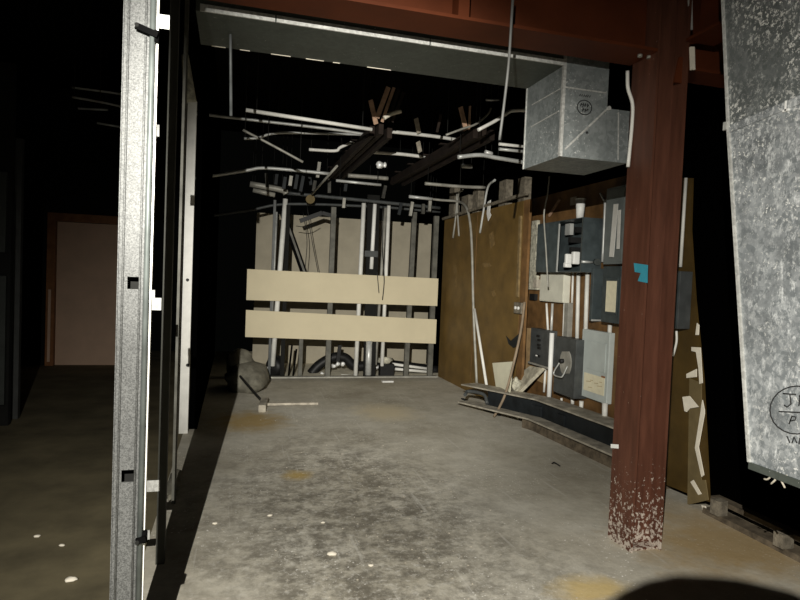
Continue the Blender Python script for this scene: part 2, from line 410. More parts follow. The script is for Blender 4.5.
q = ony(182, 105, Y5)

# ------------------------------------------------------------------ red steel column and beams
CX0, CX1, CY0, CY1 = 2.137, 2.335, 2.77, 2.98
CT = 3.3
col = thing('steel_column', 'dark red steel H column with chipped paint standing on the concrete', 'column', ((CX0+CX1)/2, (CY0+CY1)/2, 0))
MB().box(CX0, CX0+.013, CY0, CY1, 0, CT).build('flange', 'red', col)
MB().box(CX1-.013, CX1, CY0, CY1, 0, CT).build('flange', 'red', col)
MB().box(CX0+.013, CX1-.013, 2.868, 2.88, 0, CT).build('web', 'red', col)
MB().box(CX0+.013, CX1-.013, CY0+.02, 2.868, .0, .012).build('base_plate', 'red', col)
g = MB().slab([(CX1-.06, 2.80, 2.58), (CX1-.013, 2.80, 2.58), (CX1-.013, 2.80, 2.72), (CX1-.035, 2.80, 2.72)], (0, .012, 0)); g.build('gusset', 'redbeam', col)
q = onx(641, 272, CX0)
t = MB().slab([onx(634, 263, CX0), onx(648, 265, CX0), onx(647.5, 283, CX0), onx(638, 281, CX0), onx(641, 273, CX0), onx(635, 272, CX0)], (-.002, 0, 0))
tag(t.build('tape_scrap', 'tape'), 'torn piece of blue tape stuck on the red column', 'tape')
a = onx(611.5, 447, CX0-.001); b = onx(618.5, 444, CX0-.001)
tag(MB().slab([onx(611, 444, CX0), onx(618.5, 444.5, CX0), onx(618.5, 448.5, CX0), onx(611, 448, CX0)], (-.002, 0, 0)).build('label_sticker', 'white'), 'small white sticker low on the red column edge', 'sticker')
BZ = 2.715
bm = thing('steel_beam', 'long rust red steel I beam crossing overhead into the column top', 'beam', (.6, 2.88, BZ))
XB = -1.2
MB().box(XB, CX0-.002, 2.77, 3.0, BZ, BZ+.016).build('bottom_flange', 'redbeam', bm)
MB().box(XB, CX0-.002, 2.878, 2.892, BZ+.016, 3.28).build('web', 'redbeam', bm)
MB().box(XB, CX0-.002, 2.77, 3.0, 3.28, 3.296).build('top_flange', 'redbeam', bm)
for px in (461,):
    q = ony(px, 5, 2.83)
    MB().box(q.x-.028, q.x+.028, 2.785, 2.878, BZ+.016, 3.28).build('stiffener', 'redbeam', bm)
for px, py in ((636, 59), (645, 61)):
    q = ony(px, py, 2.9); MB().tube([(q.x-.02, 2.84, BZ-.014), (q.x-.02, 2.84, BZ)], .014, 6).build('bolt', 'emt_dull', bm)
b2 = thing('steel_beam', 'short dark red beam leaving the column top towards the hanging duct', 'beam', (CX1+.05, 2.3, 2.74))
XA = CX1+.06
MB().box(XA-.09, XA+.09, 1.3, 2.765, 2.79, 2.805).build('bottom_flange', 'redbeam', b2)
MB().box(XA-.006, XA+.006, 1.3, 2.765, 2.805, 3.28).build('web', 'redbeam', b2)
b3 = thing('steel_beam', 'dim red beam continuing right behind the column top', 'beam', (2.8, 2.9, 2.7))
MB().box(CX1+.002, 3.25, 2.80, 2.98, 2.66, 2.675).build('bottom_flange', 'redbeam', b3)
MB().box(CX1+.002, 3.25, 2.88, 2.892, 2.675, 3.2).build('web', 'redbeam', b3)
a, b = ony(690.5, 45, 2.78), ony(691.5, 70, 2.78)
tag(MB().bar(ony(690, -8, 2.78), ony(690.5, 30, 2.78), .022, .01, (0, 1, 0)).build('metal_strip', 'emt'), 'pale upright metal strip above the joint of the red column', 'strip')
tag(MB().bar(ony(692, 47, 2.72), ony(692.6, 70, 2.72), .025, .012, (0, 1, 0)).build('wood_shim', 'torn'), 'short cream wood shim beside the red column top', 'shim')

# ------------------------------------------------------------------ ducts
DY0 = 3.15
DX0, DX1, DX2 = 1.803, 2.10, 2.255
DYF = 3.61
DB = 2.722
du = thing('air_duct', 'galvanized rectangular air duct running across overhead behind the red beam', 'duct', (.8, DY0, DB))
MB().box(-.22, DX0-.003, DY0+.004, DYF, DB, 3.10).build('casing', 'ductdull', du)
for i, (x0, x1) in enumerate(((-.20, .16), (.168, .98), (.988, DX0-.003))):
    MB().bar((x0, DY0, DB+.016), (x1, DY0, DB+.016), .01, .034, (0, 0, 1)).build('front_lip', 'lip', du)
for px0, px1, py in ((212, 226, 36.5), (240, 250, 42.5), (271, 291, 47.5), (306, 324, 52.5), (333, 340, 57), (367, 391, 63.5)):
    a = V((ony(px0, py, DYF).x, DYF, DB)); b = V((ony(px1, py, DYF).x, DYF, DB))
    MB().bar(a+V((0, -.003, .003)), b+V((0, -.003, .003)), .008, .010).build('plaster_drip', 'torn', du)
bx = thing('duct_box', 'speckled galvanized duct end box with black stamp beside the red column', 'duct', (2.0, DY0, 2.2))
ZB, ZT = 2.2, 2.725
MB().box(DX0, DX1, DY0, DYF, ZB, 3.05).build('casing', 'duct', bx)
MB().box(DX1+.001, DX2, DY0, DYF, ZB, 2.51).build('side_outlet', 'duct', bx)
MB().box(DX0-.006, DX0+.012, DY0-.006, DY0+.012, ZB, 3.05).build('corner_bead', 'lip', bx)
MB().box(DX0-.005, DX0+.005, DYF-.008, DYF+.002, ZB, 2.73).build('corner_bead', 'lip', bx)
for (pa, pb) in (((532, 105), (560, 89)), ((531, 127), (559, 111))):
    a, b = onx(pa[0], pa[1], DX0-.001), onx(pb[0], pb[1], DX0-.001)
    MB().bar(a, b, .006, .006).build('crease', 'lip', bx)
MB().bar(ony(565, 149, DY0-.001), ony(607, 109, DY0-.001), .007, .01).build('seam', 'lip', bx)
MB().bar(ony(564, 87, DY0-.001), ony(606, 93, DY0-.001), .006, .008).build('seam', 'lip', bx)
MB().bar(ony(618.5, 112, DY0-.001), ony(618, 160, DY0-.001), .005, .006, (1, 0, 0)).build('seam', 'lip', bx)
q = ony(609.5, 108, DY0-.01); MB().tube([q, q+V((0, .02, 0))], .013, 8).build('bolt', 'lip', bx)
# round inspection stamp: a ring, a few short strokes in it, a row of strokes over it
s = MB(); c = ony(584.5, 107.5, DY0-.0015)
s.tube([c + V((math.cos(t*.3142)*.048, 0, math.sin(t*.3142)*.042)) for t in range(21)], .003, 5)
for dx, dz, hh in ((-.026, .014, .010), (-.012, .012, .012), (.002, .014, .010), (.018, .013, .012), (-.012, -.014, .010), (.004, -.016, .010), (.016, -.012, .008)):
    s.bar(c+V((dx, 0, dz-hh)), c+V((dx+.004, 0, dz+hh)), .002, .006, (1, 0, 0))
    s.bar(c+V((dx, 0, dz)), c+V((dx+.012, 0, dz+.002)), .002, .004)
for i in range(6):
    s.bar(c+V((-.036+i*.013, 0, .062)), c+V((-.030+i*.013, 0, .074)), .002, .005, (1, 0, 0))
s.build('stamp', 'ink', bx)
q = ony(587, 132.5, DY0-.002); MB().tube([q, q+V((0, .004, 0))], .008, 8).build('screw_hole', 'ink', bx)

# big hanging duct at the right, its left side towards the lens
XD = 1.9
def side(px, py): return onx(px, py, XD)
lt, lb = side(725, 0), side(750, 462)
up = (lt-lb); up /= up.z
fb = lb; ft = lb + up*(3.2-lb.z)
nb = V((XD, 1.15, lb.z)); ntp = V((XD, 1.15+(ft.y-fb.y), 3.2))
dx = V((.34, 0, 0))
sm = side(729, 127); smr = side(800, 97)
bd = thing('hanging_duct', 'large speckled galvanized sheet metal duct hanging at the right edge', 'duct', (XD+.17, 1.5, lb.z))
lowA = sm; lowB = V((XD, 1.15, sm.z+(smr.z-sm.z)*(sm.y-1.15)/(sm.y-smr.y)))
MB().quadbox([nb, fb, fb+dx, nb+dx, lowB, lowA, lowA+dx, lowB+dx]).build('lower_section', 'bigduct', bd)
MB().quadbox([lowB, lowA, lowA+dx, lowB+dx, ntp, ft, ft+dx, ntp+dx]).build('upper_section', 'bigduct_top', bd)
MB().bar(lowA+V((-.002, .006, -.012)), lowB+V((-.002, 0, -.012)), .008, .03).build('seam_band', 'bigduct', bd)
MB().bar(fb+V((-.004, 0, .0)), lowA+V((-.004, 0, 0)), .008, .012, (0, 1, 0)).build('corner_bead', 'lip', bd)
MB().bar(lowA+V((-.004, 0, 0)), ft+V((-.004, 0, 0)), .008, .010, (0, 1, 0)).build('corner_bead', 'lip', bd)
MB().bar(fb+V((-.003, 0, -.012)), nb+V((-.003, 0, -.012)), .008, .026).build('hem', 'ductdull', bd)
a = side(728.5, 126); MB().box(XD-.014, XD, a.y-.004, a.y+.014, a.z-.016, a.z+.016).build('clip', 'lip', bd)
a = side(787, 106); MB().bar(a+V((-.004, 0, -.018)), a+V((-.004, 0, .018)), .006, .008, (0, 1, 0)).bar(a+V((-.004, -.012, -.016)), a+V((-.004, .012, -.016)), .006, .008).build('rivet_bar', 'white', bd)
s = MB(); c = side(797, 411)
XI = XD-.002
ring = []
for t in range(25):
    an = t*2*math.pi/24; ring.append(onx(797+27*math.cos(an), 410+24*math.sin(an), XI))
s.tube(ring, .0022, 5)
def ink(*pts): s.tube([onx(x, y, XI) for x, y in pts], .0022, 5)
ink((783, 393.5), (796, 394.5)); ink((790, 395), (791, 404), (787, 407), (784, 405)); ink((800, 395), (799, 406)); ink((799, 396), (806, 397), (804, 401), (799, 401))
ink((779, 411.5), (812, 413)); ink((789, 424), (792, 416), (796, 417), (795, 420), (790, 421)); ink((787, 436), (790, 443)); ink((792, 443), (794, 437), (797, 443)); ink((800, 438), (799, 444))
s.build('handwriting', 'ink', bd)
for i, (pa, pb, pc) in enumerate((((772, 471), (776, 478), (771, 484)), ((777, 472), (781, 480), (785, 488)), ((786, 475), (789, 480), (795, 483)), ((774, 473), (768, 479), (764, 479)))):
    tag(MB().tube(curve([side(*pa), side(*pb), side(*pc)], 4), .0035, 6).build('insulation_shred', 'greywood'), ('grey insulation shred hanging under the large duct, leftmost of the low ones', 'pale insulation shred dangling lowest under the large duct', 'curled insulation shred under the large duct nearest the right edge', 'wispy insulation shred sticking out left under the large duct')[i], 'shred', 'shreds under the large duct')

# ------------------------------------------------------------------ right wall: panels
PB = onx(433, 378, XW); 
ys = [onx(437, 300, XW).y, 5.99]
pn = thing('hardboard_panel', 'large brown hardboard sheet standing on the right wall', 'panel', (XW, 7.2, 0))
MB().box(XW, XW+.012, 6.0, 8.56, 0.0, 2.36).build('sheet', 'brown', pn)
MB().bar((XW-.002, 7.28, .0), (XW-.002, 7.28, 2.36), .004, .01, (0, 1, 0)).build('joint', 'brown2', pn)
MB().slab([onx(431, 0+150+90, XW) if False else V((XW-.003, 6.6, 1.30)), V((XW-.003, 6.66, 1.36)), V((XW-.003, 6.75, 1.34)), V((XW-.003, 6.68, 1.28))], (.003, 0, 0)).build('scuff', 'scuff', pn)
# scuffs of bare paper
for x, y, w_, h_ in ((492, 240, 3, 9), (455, 270, 2.5, 5), (487, 265, 5, 2.5), (456, 283, 1.5, 6)):
    MB().slab([onx(x-w_, y-h_*.6, XW-.001), onx(x+w_*.4, y-h_, XW-.001), onx(x+w_, y+h_*.5, XW-.001), onx(x-w_*.5, y+h_, XW-.001)], (-.001, 0, 0)).build('scuff', 'scuff', pn)
ws = MB().bar(onx(520.5, 216, XW-.01), onx(517.5, 297, XW-.01), .02, .05, (0, 1, 0))
tag(ws.build('wood_strip', 'wood2'), 'narrow pale wood strip upright at the edge of the brown panel', 'strip')
tag(MB().box(XW+.0, XW+.03, 5.86, 5.99, .3, 2.36).build('wood_post', 'brown2'), 'dark brown post closing the edge of the brown panel', 'post')
# backboards behind the equipment
tag(MB().box(XR-.03, XR-.001, 3.9, 6.35, .02, 2.42).build('backboard', 'brown2'), 'brown plywood backboard behind the electrical boxes', 'board')
tag(MB().slab([onx(x, y, XW) for x, y in ((640, 178), (692, 178), (690.5, 230), (695, 300), (703, 380), (706.5, 450), (709, 502), (664, 484), (640, 470))], (.015, 0, 0)).build('hardboard_panel', 'brown3'), 'brown panel with torn edge right behind the red column', 'panel')
mo = MB()
rnd = random.Random(3)
for i in range(9):
    y0 = 222 + i*7.5
    a = onx(528+rnd.uniform(-1, 1), y0, XR-.05); b = onx(538+rnd.uniform(-.5, 1), y0+8, XR-.05)
    mo.quadbox([(XR-.06-rnd.uniform(0, .02), b.y, b.z), (XR-.031, b.y, b.z), (XR-.031, a.y, b.z), (XR-.06-rnd.uniform(0, .02), a.y, b.z),
                (XR-.06-rnd.uniform(0, .02), b.y, a.z), (XR-.031, b.y, a.z), (XR-.031, a.y, a.z), (XR-.06-rnd.uniform(0, .02), a.y, a.z)])
tag(mo.build('mortar_strip', 'mortar', bevel=.008), 'rough pale mortar strip between brown panel and open grey box', 'mortar')
# torn paper on the panel's free edge
def torn(lab, pts, X=XW-.004, m='torn', name='torn_paper', group='torn paper on the panel edge'):
    tag(MB().slab([onx(x, y, X) for x, y in pts], (-.004, .002, 0)).build(name, m), lab, 'paper', group)
torn('small torn white paper nick highest on the panel edge', [(697.5, 323), (699.5, 325), (699, 335), (696, 335)])
torn('long torn white paper strip at mid height of the panel edge', [(692, 347), (701, 347.5), (703, 383), (700, 384), (699, 368), (696.5, 352), (692, 351)])
torn('pointed torn paper flap folded left below the long strip', [(687, 374), (697, 369), (697, 377), (687, 378)])
torn('largest torn paper flap curling left on the panel edge', [(683, 397), (690, 396), (699, 407), (690, 408.5), (687, 412), (685, 411)], XW-.02)
torn('thin torn paper strip running down the panel edge', [(703, 400), (705, 410), (705, 414), (699, 447), (704.5, 475), (702, 477), (695.5, 448), (701, 413), (702, 405)])
torn('short crumpled paper scrap lowest on the panel edge', [(691, 482), (694, 480), (702, 494), (699, 495)])
torn('white paper crumb at the foot of the panel edge', [(702, 505), (706, 506), (707, 512), (703, 510)])
torn('bare brown strip where paper is peeled from the panel', [(690, 378), (702, 383), (702, 410), (697, 445), (702, 480), (706, 480), (709, 500), (688, 505), (689, 440)], XW-.001, 'kraft', 'peeled_strip')
# base track with stud stubs beyond the panel
tr = thing('base_track', 'low wooden base plate along the floor right of the red column', 'base plate', (XW+.05, 2.2, 0))
MB().box(XW-.02, XW+.09, 1.2, 3.2, .0, .035).build('bottom_rail', 'railwood', tr)
MB().box(XW+.03, XW+.1, 1.2, 3.19, .085, .115).build('upper_rail', 'railwood', tr)
for i, (px, py, lab) in enumerate(((715, 518, 'pale cut stud block on the base plate nearest the torn panel'), (779, 553, 'pale cut stud block on the base plate near the right edge'))):
    q = onx(px, py, XW-.03)
    tag(MB().box(XW-.045, XW+.03, q.y-.035, q.y+.03, .036, .13 if i == 0 else .115).build('stud_block', 'studgrey'), lab, 'block', 'cut stud blocks on the base plate')

# ------------------------------------------------------------------ electrical equipment
def wallbox(name, label, px0, px1, y0, y1, Xf, m, cat='electrical box', bevel=.004, Xb=XR-.03, solid=True):
    """box on the recessed wall whose front spans px0..px1 and y0..y1 (y read at the near edge px1)"""
    ym = (y0+y1)/2
    far, near = onx(px0, ym, Xf).y, onx(px1, ym, Xf).y
    zt, zb = ony(px1, y0, near).z, ony(px1, y1, near).z
    e = thing(name, label, cat, ((Xf+Xb)/2, (far+near)/2, zb))
    e['_d'] = 0; del e['_d']
    if solid: MB().box(Xf, Xb, near, far, zb, zt).build('housing', m, e, bevel)
    return e, far, near, zt, zb
# open box
def xfront(px_front, px_back, y): 
    Y = onx(px_back, y, XR-.03).y
    return ony(px_front, y, Y).x
XA_ = xfront(582, 602, 245)
e, far, near, zt, zb = wallbox('open_electrical_box', 'open dark grey electrical box with white insulators, a white cup on top', 537, 582, 217, 272, XA_, 'box', solid=False)
OBT, OBX, OBN, OBF = zt, XA_, near, far
mid = onx(558.5, 245, XA_).y
th = .008; Xb = XR-.03
MB().box(Xb-.01, Xb, near, far, zb, zt).build('back_plate', 'box', e)
MB().box(XA_, Xb-.01, near, near+th, zb, zt).build('side_wall', 'box', e)
MB().box(XA_, Xb-.01, far-th, far, zb, zt).build('side_wall', 'box', e)
MB().box(XA_, Xb-.01, near+th, far-th, zt-th, zt).build('top_wall', 'box', e)
MB().box(XA_, Xb-.01, near+th, far-th, zb, zb+th).build('bottom_wall', 'box', e)
cvr = MB().box(XA_-.004, XA_+.006, mid, far-.004, zb+.002, zt-.01).build('cover', 'box', e)
MB().bar((XA_-.006, mid, zb), (XA_-.006, mid-.01, zt-.03), .012, .012, (0, 1, 0)).build('cover_lip', 'emt', cvr)
MB().box(XA_-.003, XA_+.002, near, near+.012, zb, zt).build('front_lip', 'emt_dark', e)
for px, py, w_, h_ in ((568, 259, .04, .10), (575, 258, .05, .12), (567, 265, .05, .05)):
    q = onx(px, py, XA_+.08)
    MB().box(XA_+.05, XA_+.12, q.y-w_/2, q.y+w_/2, q.z-h_/2, q.z+h_/2).build('insulator', 'white', e, .01)
for px, py in ((572, 240), (573, 250), (578, 230)):
    q = onx(px, py, XA_+.1)
    MB().box(XA_+.07, Xb-.01, q.y-.022, q.y+.02, q.z-.026, q.z+.026).build('terminal', 'black', e)
q = onx(569, 229, XA_+.12); MB().box(XA_+.10, XA_+.14, q.y-.05, q.y+.04, q.z-.06, q.z+.05).build('fuse_clip', 'emt', e)
q = ony(587, 262, near-.001); MB().tube([q+V((-.06, -.01, 0)), q+V((.05, -.01, 0))], .012, 10).build('rod', 'emt', e)
q = ony(596, 262, near-.001); MB().tube([q+V((0, -.03, 0)), q+V((0, 0, 0))], .03, 16).build('hub', 'emt_dark', e)
# cup standing on it
cb, ct = ony(577, 217, OBN+.12), ony(577, 197, OBN+.12)
hc = ct.z-cb.z
cp = thing('paper_cup', 'white paper cup standing on top of the open grey box', 'cup', (cb.x+.03, OBN+.12, OBT))
bm_ = MB(); cc = V((cb.x+.03, OBN+.12, OBT))
bm_.tube([cc, cc+V((0, 0, hc*.97))], .032, 20, .045).build('cup_body', 'white', cp)
bm_ = MB(); bm_.tube([cc+V((0, 0, hc*.95)), cc+V((0, 0, hc))], .047, 20, .047).build('rim', 'white', cp)
q = onx(573.5, 200, XR-.035); tag(MB().box(XR-.036, XR-.03, q.y-.05, q.y+.06, q.z-.05, q.z+.03).build('paper_tag', 'greywood'), 'small grey paper tag on the wall behind the white cup', 'tag')
# pale junction box
e, far, near, zt, zb = wallbox('junction_box', 'pale bare metal junction box below the open grey box', 540, 564, 273, 303, XR-.10, 'boxbeige')
MB().box(XR-.106, XR-.10, near+.01, far-.01, zb+.01, zt-.01).build('cover_plate', 'boxbeige', e)
q = onx(535.5, 284, XR-.08)
tag(MB().box(XR-.09, XR-.031, q.y-.04, q.y+.04, q.z-.04, q.z+.05).build('outlet_box', 'greywood'), 'tiny pale outlet box left of the pale junction box', 'electrical box')
q = onx(533.5, 297, XR-.05)
tag(MB().box(XR-.07, XR-.031, q.y-.06, q.y+.06, q.z-.035, q.z+.035).build('outlet_box', 'black'), 'small black outlet box under the tiny pale outlet box', 'electrical box')
# dark upright trough
XT = xfront(592, 602, 295)
e, far, near, zt, zb = wallbox('wireway', 'scuffed dark grey upright wireway right of the white conduits', 590, 592.5, 268, 321, XT, 'box')
MB().box(XT-.002, XR-.03, near-.006, near-.001, zb+.0, zb+.015).build('end_plate', 'emt', e)
# panel with cream card
e, far, near, zt, zb = wallbox('panelboard', 'grey panelboard with tall cream card partly behind the red column', 602, 620, 266, 324, XR-.17, 'box')
yc0, yc1 = onx(607, 296, XR-.17).y, onx(617, 296, XR-.17).y
z1, z0 = onx(612, 281, XR-.172).z, onx(612, 312, XR-.172).z
dr = MB().box(XR-.178, XR-.171, yc1-.015, yc0+.015, z0-.02, z1+.03).build('door', 'box', e, .003)
MB().box(XR-.181, XR-.178, yc1, yc0, z0, z1).build('card', 'paper', dr)
# tall wireway above it
e, far, near, zt, zb = wallbox('wireway', 'tall grey wireway rising beside the red column above the panelboard', 605, 625, 184, 264, XR-.14, 'boxmid')
q = onx(612, 235, XR-.142)
MB().box(XR-.146, XR-.14, near+.02, far-.015, zb+.02, zt-.02).build('cover_plate', 'boxmid', e)
sl = MB().bar(onx(616, 204, XR-.165), onx(611.5, 257, XR-.165), .006, .06, (0, 1, 0))
tag(sl.build('trim_strip', 'white_pipe'), 'white plastic strip leaning on the tall grey wireway', 'strip', 'white strips on the tall wireway')
sl = MB().bar(onx(619.5, 210, XR-.17), onx(618, 249, XR-.17), .006, .035, (0, 1, 0))
tag(sl.build('trim_strip', 'white_pipe'), 'thinner white strip leaning nearest the red column', 'strip', 'white strips on the tall wireway')
sl = MB().tube(curve([onx(600.5, 193, XR-.06), onx(604, 200, XR-.06), onx(605, 205, XR-.06), onx(602.5, 262, XR-.06)]), .012, 8)
tag(sl.build('conduit', 'emt'), 'bent grey conduit rising right of the open grey box', 'conduit', 'upright conduits')
# breaker box
XF_ = XR-.12
e, far, near, zt, zb = wallbox('breaker_box', 'small dark grey breaker box with black breakers above a hanging cover', 530, 549, 331, 367, XF_, 'boxdark')
for py, dx_ in ((336, 0), (340, 3), (345, 2), (348, 3), (356, 1)):
    q = onx(538.5+dx_*.3, py, XF_-.003)
    MB().box(XF_-.014, XF_-.001, q.y-.032, q.y+.028, q.z-.011, q.z+.011).build('breaker', 'black', e)
q = onx(537.5, 355.5, XF_-.003); MB().box(XF_-.016, XF_-.001, q.y-.02, q.y+.02, q.z-.008, q.z+.006).build('switch', 'white', e)
MB().box(XF_-.008, XF_+.03, near+.0, far+.02, zb-.02, zb-.001).build('bottom_lip', 'emt_dull', e)
tag(MB().slab([onx(527, 328, XR-.034), onx(550, 329, XR-.034), onx(548, 385, XR-.034), onx(526, 376, XR-.034)], (-.006, 0, 0)).build('plywood_patch', 'wood'), 'small plywood patch behind the breaker box', 'board')
p1, p2, p3, p4 = onx(533, 367, XF_-.01), onx(546, 369, XF_-.01), onx(519, 396, 2.98), onx(502, 390, 2.98)
tag(MB().slab([p1, p2, p3, p4], (-.03, .02, .01)).build('cover_plate', 'boxbeige2', bevel=.004), 'dusty metal cover slanting down from the breaker box', 'cover')
# disconnect switch
XH_ = XR-.17
e, far, near, zt, zb = wallbox('disconnect_switch', 'dark grey disconnect switch with round plate and wire handle', 554, 575, 340, 399, XH_, 'boxdark')
q = onx(566, 361, XH_-.004)
hp = MB()
out = []
for t in range(20):
    an = t*2*math.pi/20; out.append(onx(566.3+5.5*math.cos(an), 362.5+11*max(-1, min(1, 1.25*math.sin(an))), XH_-.001))
hpl = hp.slab(out, (-.012, 0, 0)).build('handle_plate', 'emt_dull', e)
q = onx(562.5, 361, XH_-.02); MB().tube([q+V((.02, 0, 0)), q+V((-.03, 0, 0))], .022, 14).build('pivot', 'black', hpl)
MB().tube(curve([onx(560.5, 361, XH_-.04), onx(553.5, 373.5, XH_-.06), onx(560, 377, XH_-.07), onx(563, 375.5, XH_-.06), onx(567.5, 366, XH_-.03)], 4), .007, 8).build('handle', 'emt', hpl)
# light grey panel with cream card
XI_ = xfront(608, 613.5, 365)
e, far, near, zt, zb = wallbox('panelboard', 'light grey panelboard with torn cream card right of the disconnect switch', 580.5, 608, 333, 404.5, XI_, 'boxlight', bevel=.006)
dr = MB().box(XI_-.006, XI_-.0005, near+.04, far-.09, zb+.27, zt-.1).build('door', 'boxlight', e, .002)
a_, b_ = onx(583.5, 383, XI_-.006), onx(604, 384, XI_-.006)
zc0, zc1 = onx(594, 393, XI_-.006).z, onx(594, 375, XI_-.006).z
cd_ = MB().box(XI_-.004, XI_-.0005, b_.y, a_.y, zc0, zc1).build('card', 'paper', e)
q = onx(603.5, 377, XI_-.004); MB().box(XI_-.007, XI_-.004, q.y-.025, q.y+.03, q.z-.007, q.z+.007).build('red_mark', 'doorframe', cd_)
ck = MB()
for i, (x, y, l) in enumerate(((586, 381, 5), (590, 380, 3), (594, 383, 4), (599, 382, 3), (597, 386, 5), (588, 387, 4))):
    ck.bar(onx(x, y, XI_-.0045), onx(x+l, y+.6, XI_-.0045), .001, .006)
ck.build('pencil_marks', 'pencil', cd_)
# grey box right of column
def xfb(f, b, y): return ony(f, y, onx(b, y, XW).y).x
XS = xfb(679, 691.5, 300)
e, far, near, zt, zb = wallbox('switch_box', 'dark grey switch box on the brown panel just right of the red column', 660, 679, 271, 329, xfb(679, 691.5, 300), 'boxdark', Xb=XW)
MB().box(XS-.004, XS, near+.01, far-.01, zb+.01, zt-.01).build('cover_plate', 'box', e)
tag(MB().tube([onx(686, 178, XW-.02), onx(680.5, 267, XW-.02)], .011, 10).build('conduit', 'white_pipe'), 'straight white conduit right of the red column above the switch box', 'conduit', 'upright conduits')
tag(MB().tube(curve([onx(676.5, 331, XW-.03), onx(676.5, 342, XW-.03), onx(673, 356, XW-.03)], 5), .008, 8).build('cable', 'white_pipe'), 'short white cable below the switch box beside the red column', 'cable')
# conduits on the equipment wall
XC = XR-.055
def upc(x0, y0, x1, y1, r, m, lab, X=XC):
    tag(MB().tube([onx(x0, y0, X), onx(x1, y1, X)], r*1.35, 10).build('conduit', m), lab, 'conduit', 'upright conduits')
upc(546.5, 303.5, 548, 331, .009, 'white_pipe', 'thin white conduit from junction box to breaker box, leftmost')
upc(552.5, 303.5, 551, 337, .010, 'emt', 'grey conduit beside the leftmost white one under the junction box')
upc(552, 333, 549, 397, .018, 'white', 'thick white conduit between breaker box and disconnect switch', XR-.13)
upc(545.5, 368, 544, 392, .009, 'white_pipe', 'thin white conduit dropping from the breaker box')
upc(565, 301, 563.5, 340, .011, 'white_pipe', 'white conduit entering the disconnect switch top, left one')
upc(573, 273, 572, 303, .008, 'white_pipe', 'thin white conduit hanging from the open box beside the junction box')
upc(578.5, 273, 577, 340, .014, 'white_pipe', 'white conduit joining open box and disconnect switch')
upc(587.5, 272, 585.5, 334, .015, 'white_pipe', 'brightest white conduit joining open box and light grey panelboard')
upc(610, 325, 609.5, 335, .014, 'white_pipe', 'stubby white conduit between the two panelboards')
tag(MB().bar(onx(569, 303, XC), onx(567.5, 339, XC), .06, .07, (0, 1, 0)).build('wireway', 'emt_dull'), 'short dull grey wireway entering the disconnect switch top', 'wireway')
upc(561.5, 398, 561.5, 402, .009, 'white_pipe', 'small conduit stub under the disconnect switch, left one')
upc(572.5, 396, 572.5, 404, .013, 'white_pipe', 'white conduit stub under the disconnect switch, right one')
upc(581.5, 401, 581, 410, .015, 'white_pipe', 'white conduit stub under the left corner of the light grey panelboard')
upc(605, 403, 604.5, 421, .018, 'white_pipe', 'thick white conduit stub under the right corner of the light grey panelboard', XR-.09)
# hanging cable, sticks
tag(MB().tube(curve([onx(549.5, 176, 3.0), onx(547.5, 195, 3.0), onx(544, 215, 3.0), onx(546, 250, 3.0), onx(548, 287, 3.0)]), .008, 8).build('cable', 'emt_dull'), 'grey cable hanging in front of the open grey box', 'cable')
tag(MB().bar(onx(549, 216, XR-.05), onx(560, 199, XR-.05), .02, .02).build('wood_stick', 'lath'), 'short wood stick leaning on the wall left of the cup', 'stick')
q = onx(519, 308, XW-.03)
e = thing('outlet_box', 'pale switch box with two knobs on the brown panel edge', 'electrical box', (XW-.03, q.y, q.z-.05))
MB().box(XW-.05, XW, q.y-.09, q.y+.09, q.z-.06, q.z+.06).build('housing', 'studgrey', e, .005)
for s_ in (-.035, .035): MB().tube([(XW-.062, q.y+s_, q.z), (XW-.05, q.y+s_, q.z)], .018, 10).build('knob', 'white', e)
MB_ = MB().slab([onx(506.5, 336, XW-.012), onx(511, 341, XW-.012), onx(519, 334, XW-.012), onx(517, 346, XW-.012), onx(514, 348, XW-.012), onx(509, 344, XW-.012)], (-.006, 0, 0))
tag(MB_.build('burn_hole_patch', 'steeldark'), 'dark slab for a burn hole on the brown panel below the switch box', 'bracket')  # added dark slab drawn where the panel has a burn hole
# conduits on the big brown panel
XP = XW-.018
tag(MB().tube(curve([onx(415, 197, XP-.5), onx(440, 200, XP-.2), onx(458, 201.5, XP), onx(466, 207, XP), onx(470, 222, XP), onx(472, 250, XP), onx(473.5, 310, XP), onx(477, 388, XP)], 6), .017, 10).build('conduit', 'emt_dull'), 'pale conduit bending over and running down the brown panel', 'conduit', 'upright conduits')
tag(MB().tube([onx(474.5, 309, XP-.03), onx(487, 388, XP-.06)], .017, 10).build('conduit', 'white_pipe'), 'white pipe leaning from the bent conduit to the floor channel', 'conduit', 'upright conduits')
tag(MB().tube(curve([onx(453, 238, XP), onx(456, 214, XP), onx(457, 192, XP)], 4), .013, 8).build('conduit', 'emt_dull'), 'short conduit stub over the far brown panel, left of the pair', 'conduit', 'conduit stubs on the panel top')
tag(MB().tube(curve([onx(459, 236, XP), onx(457.5, 210, XP), onx(458.5, 194, XP), onx(463, 190, XP)], 4), .013, 8).build('conduit', 'emt_dull'), 'short hooked conduit stub over the far brown panel, right of the pair', 'conduit', 'conduit stubs on the panel top')
tag(MB().tube(curve([onx(480, 233, XP), onx(484, 208, XP), onx(488, 187, XP), onx(495, 180, XP)], 4), .014, 8).build('conduit', 'emt'), 'grey conduit stub bent right above the middle of the brown panel', 'conduit', 'conduit stubs on the panel top')
tag(MB().slab([onx(488, 202, XP), onx(491, 200, XP), onx(490, 212, XP), onx(491.5, 215, XP), onx(488.5, 221, XP), onx(487, 214, XP)], (-.006, 0, 0)).build('paper_scrap', 'white'), 'white paper scrap hanging at the top of the brown panel', 'paper')
